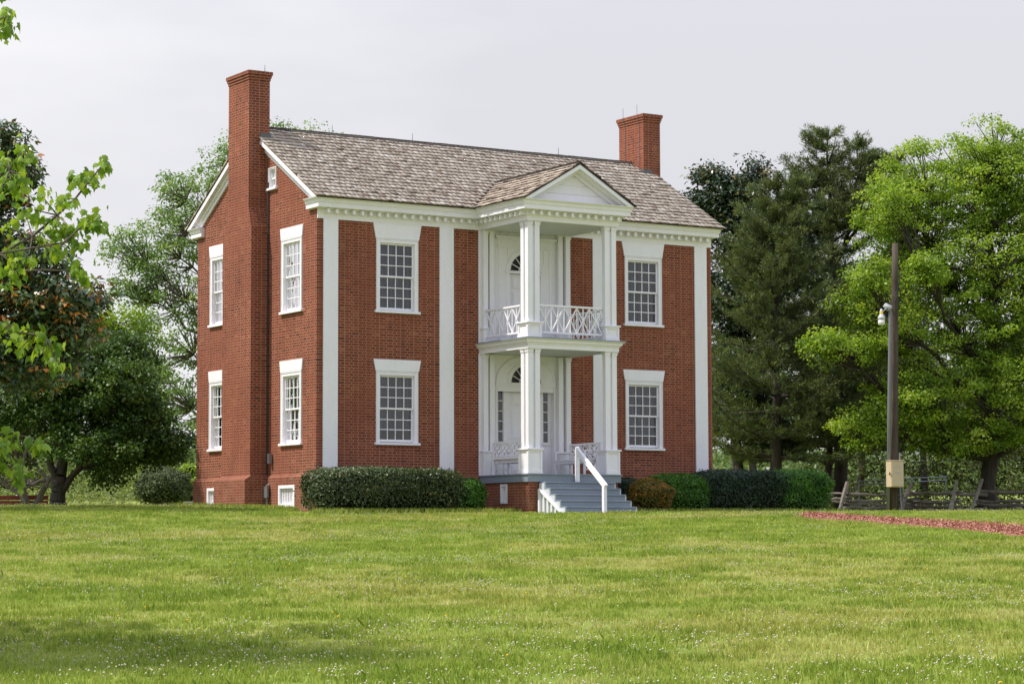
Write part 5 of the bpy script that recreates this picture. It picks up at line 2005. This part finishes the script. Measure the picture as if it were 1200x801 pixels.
GR.node_tree.links.new(ms_.outputs[0], GR.node_tree.nodes['Material Output'].inputs[0])


def lawn_points(n, rng, s0=15.0, s1=92.0, pw_=1.15):
    u = rng.random(n)
    s_ = (s0 ** pw_ + u * (s1 ** pw_ - s0 ** pw_)) ** (1 / pw_)
    l_ = (rng.random(n) * 2 - 1) * (0.225 * s_ + 0.8)
    x, y = xy_of(s_, l_)
    ok = ~((x > -0.85) & (x < 13.1) & (y > -0.75) & (y < 8.5)) & ~((x > 4.8) & (x < 8.2) & (y > -4.0) & (y < 0)) & (on_path(x, y) > 0.95)
    ok &= (s_ < 71) | (np.abs(l_ + 3) > 5.5) | (s_ > 92)
    return x[ok], y[ok], s_[ok]


NT = 150000
x, y, s_ = lawn_points(NT, rng)
patch = fbm(x * 0.35, y * 0.35, 5, 4)
clump = fbm(x * 1.7, y * 1.7, 9, 3)
fine = fbm(x * 6, y * 6, 15, 2)
per = 6
k = np.repeat(np.arange(len(x)), per)
nb_ = len(k)
wdt = 0.0028 + 0.00014 * s_[k]
bx = x[k] + rng.normal(0, 0.028, nb_)
by = y[k] + rng.normal(0, 0.028, nb_)
bz = ground(bx, by)
lush = np.clip((clump - 0.35) * 2.2, 0, 1)
hgt = (0.032 + 0.038 * lush[k] + 0.02 * fine[k]) * rng.uniform(0.6, 1.35, nb_) * (1 + 0.8 * (rng.random(nb_) < 0.015))
az = rng.random(nb_) * 2 * np.pi
lean = rng.normal(0, 0.42, nb_)
la = rng.random(nb_) * 2 * np.pi
dw = np.stack([np.cos(az), np.sin(az), az * 0], 1) * wdt[:, None]
tipv = np.stack([np.cos(la) * lean * hgt, np.sin(la) * lean * hgt, hgt], 1)
b0 = np.stack([bx, by, bz - 0.004], 1)
mid = b0 + tipv * np.array([0.35, 0.35, 0.58])
V = np.stack([b0 - dw, b0 + dw, mid + dw * 0.75, b0 + tipv, mid - dw * 0.75], 1).reshape(-1, 3)
F5 = np.arange(nb_ * 5).reshape(-1, 5)
R = np.clip(rng.normal(0.5, 0.17, nb_) - (clump[k] - 0.45) * 1.3, 0, 1)
dry = np.clip((patch - 0.45) * 4.2 + (fine - 0.5) * 0.8 - (clump - 0.5) * 1.2, 0, 1)[k] * 0.85
dry = np.clip(dry + (rng.random(nb_) < 0.06) * 0.6, 0, 1)
o = mesh_np('grass', V, F5, GR, None, R, extra={'dry': dry})
o['kind'] = 'stuff'
o['label'] = 'mown lawn grass with dry yellowish patches'

# longer grass the mower misses, along the hedges, the wall and the fence
n_ = 5200
sel = rng.random(n_)
ex_ = np.where(sel < 0.55, rng.uniform(-1.2, 16.2, n_), np.where(sel < 0.7, rng.normal(-0.82, 0.09, n_), 0))
ey_ = np.where(sel < 0.55, rng.normal(-2.12, 0.12, n_), np.where(sel < 0.7, rng.uniform(-0.4, 7.8, n_), 0))
fk = sel >= 0.7
tj = rng.random(n_) * 6.0
fx0, fy0 = xy_of(84.2, 8.8 + tj * 1.6)
ex_, ey_ = np.where(fk, fx0 + rng.normal(0, 0.35, n_), ex_), np.where(fk, fy0 + rng.normal(0, 0.35, n_), ey_)
okk = ~((ex_ > 5.0) & (ex_ < 8.3) & (ey_ > -4.2) & (~fk))
ex_, ey_ = ex_[okk], ey_[okk]
kk = np.repeat(np.arange(len(ex_)), 4)
m_ = len(kk)
b0 = np.stack([ex_[kk] + rng.normal(0, 0.03, m_), ey_[kk] + rng.normal(0, 0.03, m_), kk * 0.0], 1)
b0[:, 2] = ground(b0[:, 0], b0[:, 1]) - 0.005
hh = rng.uniform(0.07, 0.20, m_)
tipv = np.stack([rng.normal(0, 0.3, m_) * hh, rng.normal(0, 0.3, m_) * hh, hh], 1)
az = rng.random(m_) * 2 * np.pi
dw = np.stack([np.cos(az), np.sin(az), az * 0], 1) * 0.009
mid = b0 + tipv * np.array([0.35, 0.35, 0.58])
V = np.stack([b0 - dw, b0 + dw, mid + dw * 0.75, b0 + tipv, mid - dw * 0.75], 1).reshape(-1, 3)
o = mesh_np('grass', V, np.arange(m_ * 5).reshape(-1, 5), GR, None, np.clip(rng.normal(0.4, 0.2, m_), 0, 1), extra={'dry': np.clip(rng.normal(0.15, 0.2, m_), 0, 1)})
o['kind'] = 'stuff'
o['label'] = 'longer unmown grass along the hedges, wall foot and fence'

# white clover
NC_ = 54000
x, y, s_ = lawn_points(NC_, rng, 16, 90, 1.3)
cn = fbm(x * 0.42 + 40, y * 0.42, 25, 3) * 0.65 + fbm(x * 2.0, y * 2.0, 29, 2) * 0.35
ok = rng.random(len(x)) < np.clip((cn - 0.50) * 7.0, 0.03, 1)
x, y, s_ = x[ok], y[ok], s_[ok]
n = len(x)
r_ = rng.uniform(0.0055, 0.0125, n)
c = np.stack([x, y, ground(x, y) + rng.uniform(0.045, 0.105, n)], 1)
ico = np.array([(0, 0, 1), (1, 0, 0.1), (0.31, 0.95, 0.1), (-0.81, 0.59, 0.1), (-0.81, -0.59, 0.1), (0.31, -0.95, 0.1), (0, 0, -0.7)])
icf = np.array([(0, 1, 2), (0, 2, 3), (0, 3, 4), (0, 4, 5), (0, 5, 1), (6, 2, 1), (6, 3, 2), (6, 4, 3), (6, 5, 4), (6, 1, 5)])
V = c[:, None, :] + ico[None] * r_[:, None, None]
F_ = (np.arange(n) * 7)[:, None, None] + icf[None]
CL = attr_mat('clover_flower', [(0.0, (0.38, 0.32, 0.20)), (0.5, (0.48, 0.44, 0.31)), (1.0, (0.62, 0.58, 0.46))], 0.8, 0.1)
o = mesh_np('clover_flowers', V, F_.reshape(-1, 3), CL, None, np.repeat(np.clip(rng.normal(0.6, 0.22, n), 0, 1), 10))
o['kind'] = 'stuff'
o['label'] = 'small white clover heads scattered over the lawn'
x, y, s_ = lawn_points(130, rng, 17, 68, 1.4)
n = len(x)
c = np.stack([x, y, ground(x, y) + rng.uniform(0.05, 0.09, n)], 1)
V = c[:, None, :] + ico[None] * np.array([0.019, 0.019, 0.011])
F_ = (np.arange(n) * 7)[:, None, None] + icf[None]
o = mesh_np('dandelions', V, F_.reshape(-1, 3), mat('dandelion_yellow', (0.70, 0.46, 0.02), 0.7, 0.2))
o['kind'] = 'stuff'
o['label'] = 'tiny yellow dandelions dotted in the lawn'
# a few tall seed stalks
segs_, heads = [], []
for _ in range(70):
    x, y, q = lawn_points(4, rng, 17, 50, 1.2)
    x, y = x[0], y[0]
    z = float(ground(x, y))
    h = rng.uniform(0.14, 0.34)
    e = np.array([x + rng.normal(0, 0.03), y + rng.normal(0, 0.03), z + h])
    segs_.append([x, y, z, *e, 0.0028, 0.0018])
    segs_.append([*e, *(e + np.array([0.006, 0.004, 0.035])), 0.005, 0.002])
V, F_ = tubes_np(segs_, 4)
o = mesh_np('seed_stalks', V, F_, mat('seed_stalk', (0.33, 0.29, 0.15), 0.8, 0.1))
o['kind'] = 'stuff'
o['label'] = 'thin dry grass stalks standing above the lawn'

# ------------------------------------------------------------------ red bench
M['redwood'] = wood_mat('red_painted_wood', (0.17, 0.030, 0.022), (0.25, 0.052, 0.036), 0.6, stretch=(0.2, 0.2, 1), scale=10)
b_ = gp(0, 77)
zt = at(20, 580.3, 77)[2]
zg = float(b_[2])
H = max(0.72, zt - zg)
bench = thing('park_bench', 'dark red slatted wooden bench on the grass at the left edge', 'bench', (b_[0], b_[1], zg))
xr = (57 - 600) / FPX * 77
T = lambda a, n_, z: (*xy_of(77 - n_, xr - a), zg + z)
for k_, (z0, z1) in enumerate(((H - 0.135, H), (H - 0.30, H - 0.165))):
    mb = MB(T)
    mb.box(0, 1.9, -0.02, 0.02, z0, z1)
    mb.build('back_slat', M['redwood'], bench, bevel=0.006)
for k_ in range(3):
    mb = MB(T)
    mb.box(0, 1.9, -0.16 - 0.14 * k_, -0.04 - 0.14 * k_, H - 0.44, H - 0.40)
    mb.build('seat_slat', M['redwood'], bench, bevel=0.006)
for a in (0.2, 1.7):
    mb = MB(T)
    mb.box(a - 0.03, a + 0.03, -0.06, -0.0201, 0, H - 0.02)
    mb.box(a - 0.03, a + 0.03, -0.45, -0.39, 0, H - 0.441)
    mb.box(a - 0.028, a + 0.028, -0.389, -0.061, H - 0.52, H - 0.441)
    mb.build('leg', M['redwood'], bench)
# grey slab seat by the house corner

s_b = 74.0
c0 = gp(222, s_b)
zt = at(222, 587.5, s_b)[2]
zg = float(c0[2])
zt = max(zt, zg + 0.2)
sb_ = thing('slab_bench', 'low pale grey slab bench just left of the house corner', 'bench', (c0[0], c0[1], zg))
mb = MB(lambda a, n_, z: (*xy_of(s_b + n_, (222 - 600) / FPX * s_b + a), z))
mb.box(-0.15, 0.7, -0.2, 0.2, zt - 0.06, zt)
mb.build('seat', M['stone'], sb_, bevel=0.008)
for a in (-0.08, 0.55):
    mb = MB(lambda a_, n_, z: (*xy_of(s_b + n_, (222 - 600) / FPX * s_b + a_), z))
    mb.box(a - 0.05, a + 0.05, -0.16, 0.16, zg - 0.05, zt - 0.061)
    mb.build('leg', M['stone'], sb_)

# ------------------------------------------------------------------ utility pole
M['pole'] = wood_mat('weathered_pole', (0.05, 0.037, 0.028), (0.115, 0.088, 0.068), stretch=(1, 1, 0.06), scale=18)
M['conduit'] = mat('grey_conduit', (0.20, 0.21, 0.225), 0.5, 0.4, 0.3)
M['boxpaint'] = paint_mat('cream_meter_paint', (0.56, 0.44, 0.29), 0.5, 0.3, (0.33, 0.23, 0.14))
M['lampwhite'] = paint_mat('lamp_enamel', (0.50, 0.50, 0.49), 0.4, 0.2)
M['lens'] = mat('frosted_lens', (0.62, 0.61, 0.56), 0.3, 0.5)
M['yellow'] = mat('yellow_label', (0.75, 0.52, 0.03), 0.5)
ps = 82.0
pb = gp(1045, ps)
ptop = at(1049, 285, ps)
pole_t = thing('utility_pole', 'tall brown wooden utility pole with a cream meter box and a lamp', 'utility pole', pb)
mb = MB()
pth = [pb + (ptop - pb) * k_ / 8 - np.array([0, 0, 0.2]) * (k_ == 0) for k_ in range(9)]
mb.tube([tuple(p_) for p_ in pth], list(np.linspace(0.17, 0.105, 9)), 16)
mb.build('pole', M['pole'], pole_t, smooth_=True)
q = lambda u, v, ds: at(u, v, ps + ds)
mb = MB()
mb.tube([tuple(p_) for p_ in (np.array([*gp(1039, ps - 0.15)]) - np.array([0, 0, 0.1]), q(1041.5, 480, -0.2), q(1043, 372, -0.2), q(1043, 364, -0.2), q(1041.5, 358, -0.25), q(1038, 356, -0.3))], [0.055, 0.05, 0.05, 0.05, 0.06, 0.045], 10)
mb.build('conduit', M['conduit'], pole_t, smooth_=True)
mb = MB()
mb.tube([tuple(p_) for p_ in (q(1036, 357, -0.3), q(1041, 361, -0.3), q(1044, 359, -0.25))], [0.07, 0.11, 0.06], 10)
mb.build('weatherhead', M['stone'], pole_t, smooth_=True)
mb = MB()
mb.tube([tuple(p_) for p_ in (np.array([*gp(1055, ps - 0.1)]), q(1054, 560, -0.2), q(1054.5, 530, -0.2))], 0.03, 8)
mb.build('ground_pipe', M['conduit'], pole_t)
bc = q(1049.3, 555, -0.36)
kx = ps / FPX
mbT = lambda a, n_, z: tuple(bc + np.array([RH[0], RH[1], 0]) * (a * math.cos(-0.5) + n_ * math.sin(-0.5)) + np.array([FH[0], FH[1], 0]) * (n_ * math.cos(-0.5) - a * math.sin(-0.5)) + np.array([0, 0, z]))
mb = MB(mbT)
mb.box(-0.26, 0.26, -0.12, 0.18, -0.44, 0.44)
mb.box(-0.28, 0.28, -0.14, 0.19, 0.4401, 0.46)
mbx = mb.build('meter_box', M['boxpaint'], pole_t, bevel=0.012)
mb = MB(mbT)
mb.box(-0.09, 0.11, -0.142, -0.1351, 0.02, 0.05)
mb.build('hasp', M['stone'], mbx)
for a_ in (-0.07, 0.09):
    mb = MB(mbT)
    mb.box(a_ - 0.014, a_ + 0.014, -0.142, -0.1351, 0.18, 0.26)
    mb.build('catch', M['stone'], mbx)
mb = MB(mbT)
mb.box(-0.235, 0.235, -0.135, -0.1201, -0.41, 0.41)
mb.box(-0.22, 0.22, -0.14, -0.1351, -0.02, 0.0) if False else None
mb.build('door', M['boxpaint'], mbx, bevel=0.006)
mb = MB(mbT)
mb.tube([mbT(0, 0, 0)] and [(-0.262, -0.05, 0.02), (-0.31, -0.07, -0.03), (-0.30, -0.1, 0.06)], 0.018, 6)
mb.build('latch', M['cable'], mbx)
lc = q(1033, 374, -0.5)
mb = MB()
mb.tube([tuple(lc + np.array([0, 0, z])) for z in (-0.02, 0.06, 0.10, 0.15, 0.18, 0.30, 0.36)], [0.125, 0.125, 0.11, 0.072, 0.06, 0.05, 0.02], 16)
lmp = mb.build('lamp_head', M['lampwhite'], pole_t, smooth_=True)
mb = MB()
mb.tube([tuple(lc + np.array([0, 0, z])) for z in (-0.20, -0.17, -0.021)], [0.09, 0.112, 0.12], 16)
mb.build('lens', M['lens'], lmp, smooth_=True)
mb = MB()
mb.tube([tuple(lc + np.array([0, 0, z])) for z in (0.19, 0.27)], [0.062, 0.056], 16, False)
mb.build('sticker', M['yellow'], lmp)
mb = MB()
mb.tube([tuple(p_) for p_ in (lc + np.array([0, 0, 0.22]), lc + np.array([RH[0], RH[1], 0]) * 0.16 + np.array([0, 0, 0.36]), q(1046, 362, 0))], 0.022, 8)
mb.build('lamp_arm', M['conduit'], pole_t)
mb = MB()
for dz in (0, 5):
    mb.tube([tuple(p_) for p_ in (q(1042, 355 + dz, -0.2), q(1048, 348 + dz, -0.3), q(1053, 335 + dz, 0), q(1056, 318, 0.2))], 0.012, 5)
mb.build('service_cable', M['cable'], pole_t)

# ------------------------------------------------------------------ split rail fence
M['rail'] = wood_mat('silvered_split_rail', (0.12, 0.098, 0.08), (0.31, 0.275, 0.235), stretch=(0.6, 0.6, 2), scale=9)
rng = np.random.default_rng(81)
JT = [(918, 85.0), (958, 86.6), (993, 84.8), (1068, 86.4), (1117, 84.9), (1149, 86.2), (1216, 84.8), (1262, 86.2)]
J = [gp(u, s_) for u, s_ in JT]
fen = thing('rail_fence', 'zigzag split rail fence of weathered grey timber at the wood edge', 'fence', J[3])
for i in range(len(J) - 1):
    for r_i in range(5):
        if r_i in (1, 2, 3) and rng.random() < 0.22:
            continue
        d = unit(J[i + 1] - J[i])
        z = 0.10 + 0.15 * r_i + (0.07 if i % 2 else 0)
        a = J[i] - d * rng.uniform(0.15, 0.35) + np.array([0, 0, z + rng.normal(0, 0.035)])
        b = J[i + 1] + d * rng.uniform(0.15, 0.35) + np.array([0, 0, z + rng.normal(0, 0.02)])
        mb = MB()
        n = 7
        P = [a + (b - a) * k_ / n + np.array([0, 0, -0.03 * math.sin(math.pi * k_ / n)]) + rng.normal(0, 0.018, 3) for k_ in range(n + 1)]
        mb.tube([tuple(p_) for p_ in P], list(rng.uniform(0.042, 0.060, n + 1) * rng.uniform(0.85, 1.45)), 5)
        mb.build('rail', M['rail'], fen)
for u0, v0, u1, v1, s_ in ((955, 604, 964, 566, 84.6), (981, 603, 993, 565, 84.2), (1052, 604, 1068, 567, 85.2), (1112, 605, 1121, 564, 84.3), (1136, 605, 1151, 561, 84.6), (1152, 603, 1154, 568, 87.2), (1208, 606, 1220, 566, 84.2)):
    a, b = at(u0, v0, s_), at(u1, v1, s_ + 0.5)
    a[2] = float(ground(a[0], a[1])) - 0.1
    mb = MB()
    P = [a + (b - a) * k_ / 4 + rng.normal(0, 0.01, 3) for k_ in range(5)]
    mb.tube([tuple(p_) for p_ in P], list(rng.uniform(0.062, 0.092, 5)), 6)
    mb.build('stake', M['rail'], fen)
# pale pipe rail further back
mb = MB()
a, b = at(1004, 563.5, 92), at(1110, 558, 94)
pr = thing('pipe_rail', 'thin pale metal rail behind the fence and the utility pole', 'railing', (*((a + b) / 2)[:2], float(ground(*((a + b) / 2)[:2]))))
for dz in (0, -0.14):
    mb = MB()
    mb.tube([tuple(a + np.array([0, 0, dz])), tuple(b + np.array([0, 0, dz]))], 0.022, 8)
    mb.build('pipe', M['metal'], pr)
for t_ in (0.02, 0.5, 0.98):
    p_ = a + (b - a) * t_
    mb = MB()
    mb.tube([(p_[0], p_[1], float(ground(p_[0], p_[1])) - 0.1), (p_[0], p_[1], p_[2] + 0.02)], 0.025, 8)
    mb.build('post', M['metal'], pr)
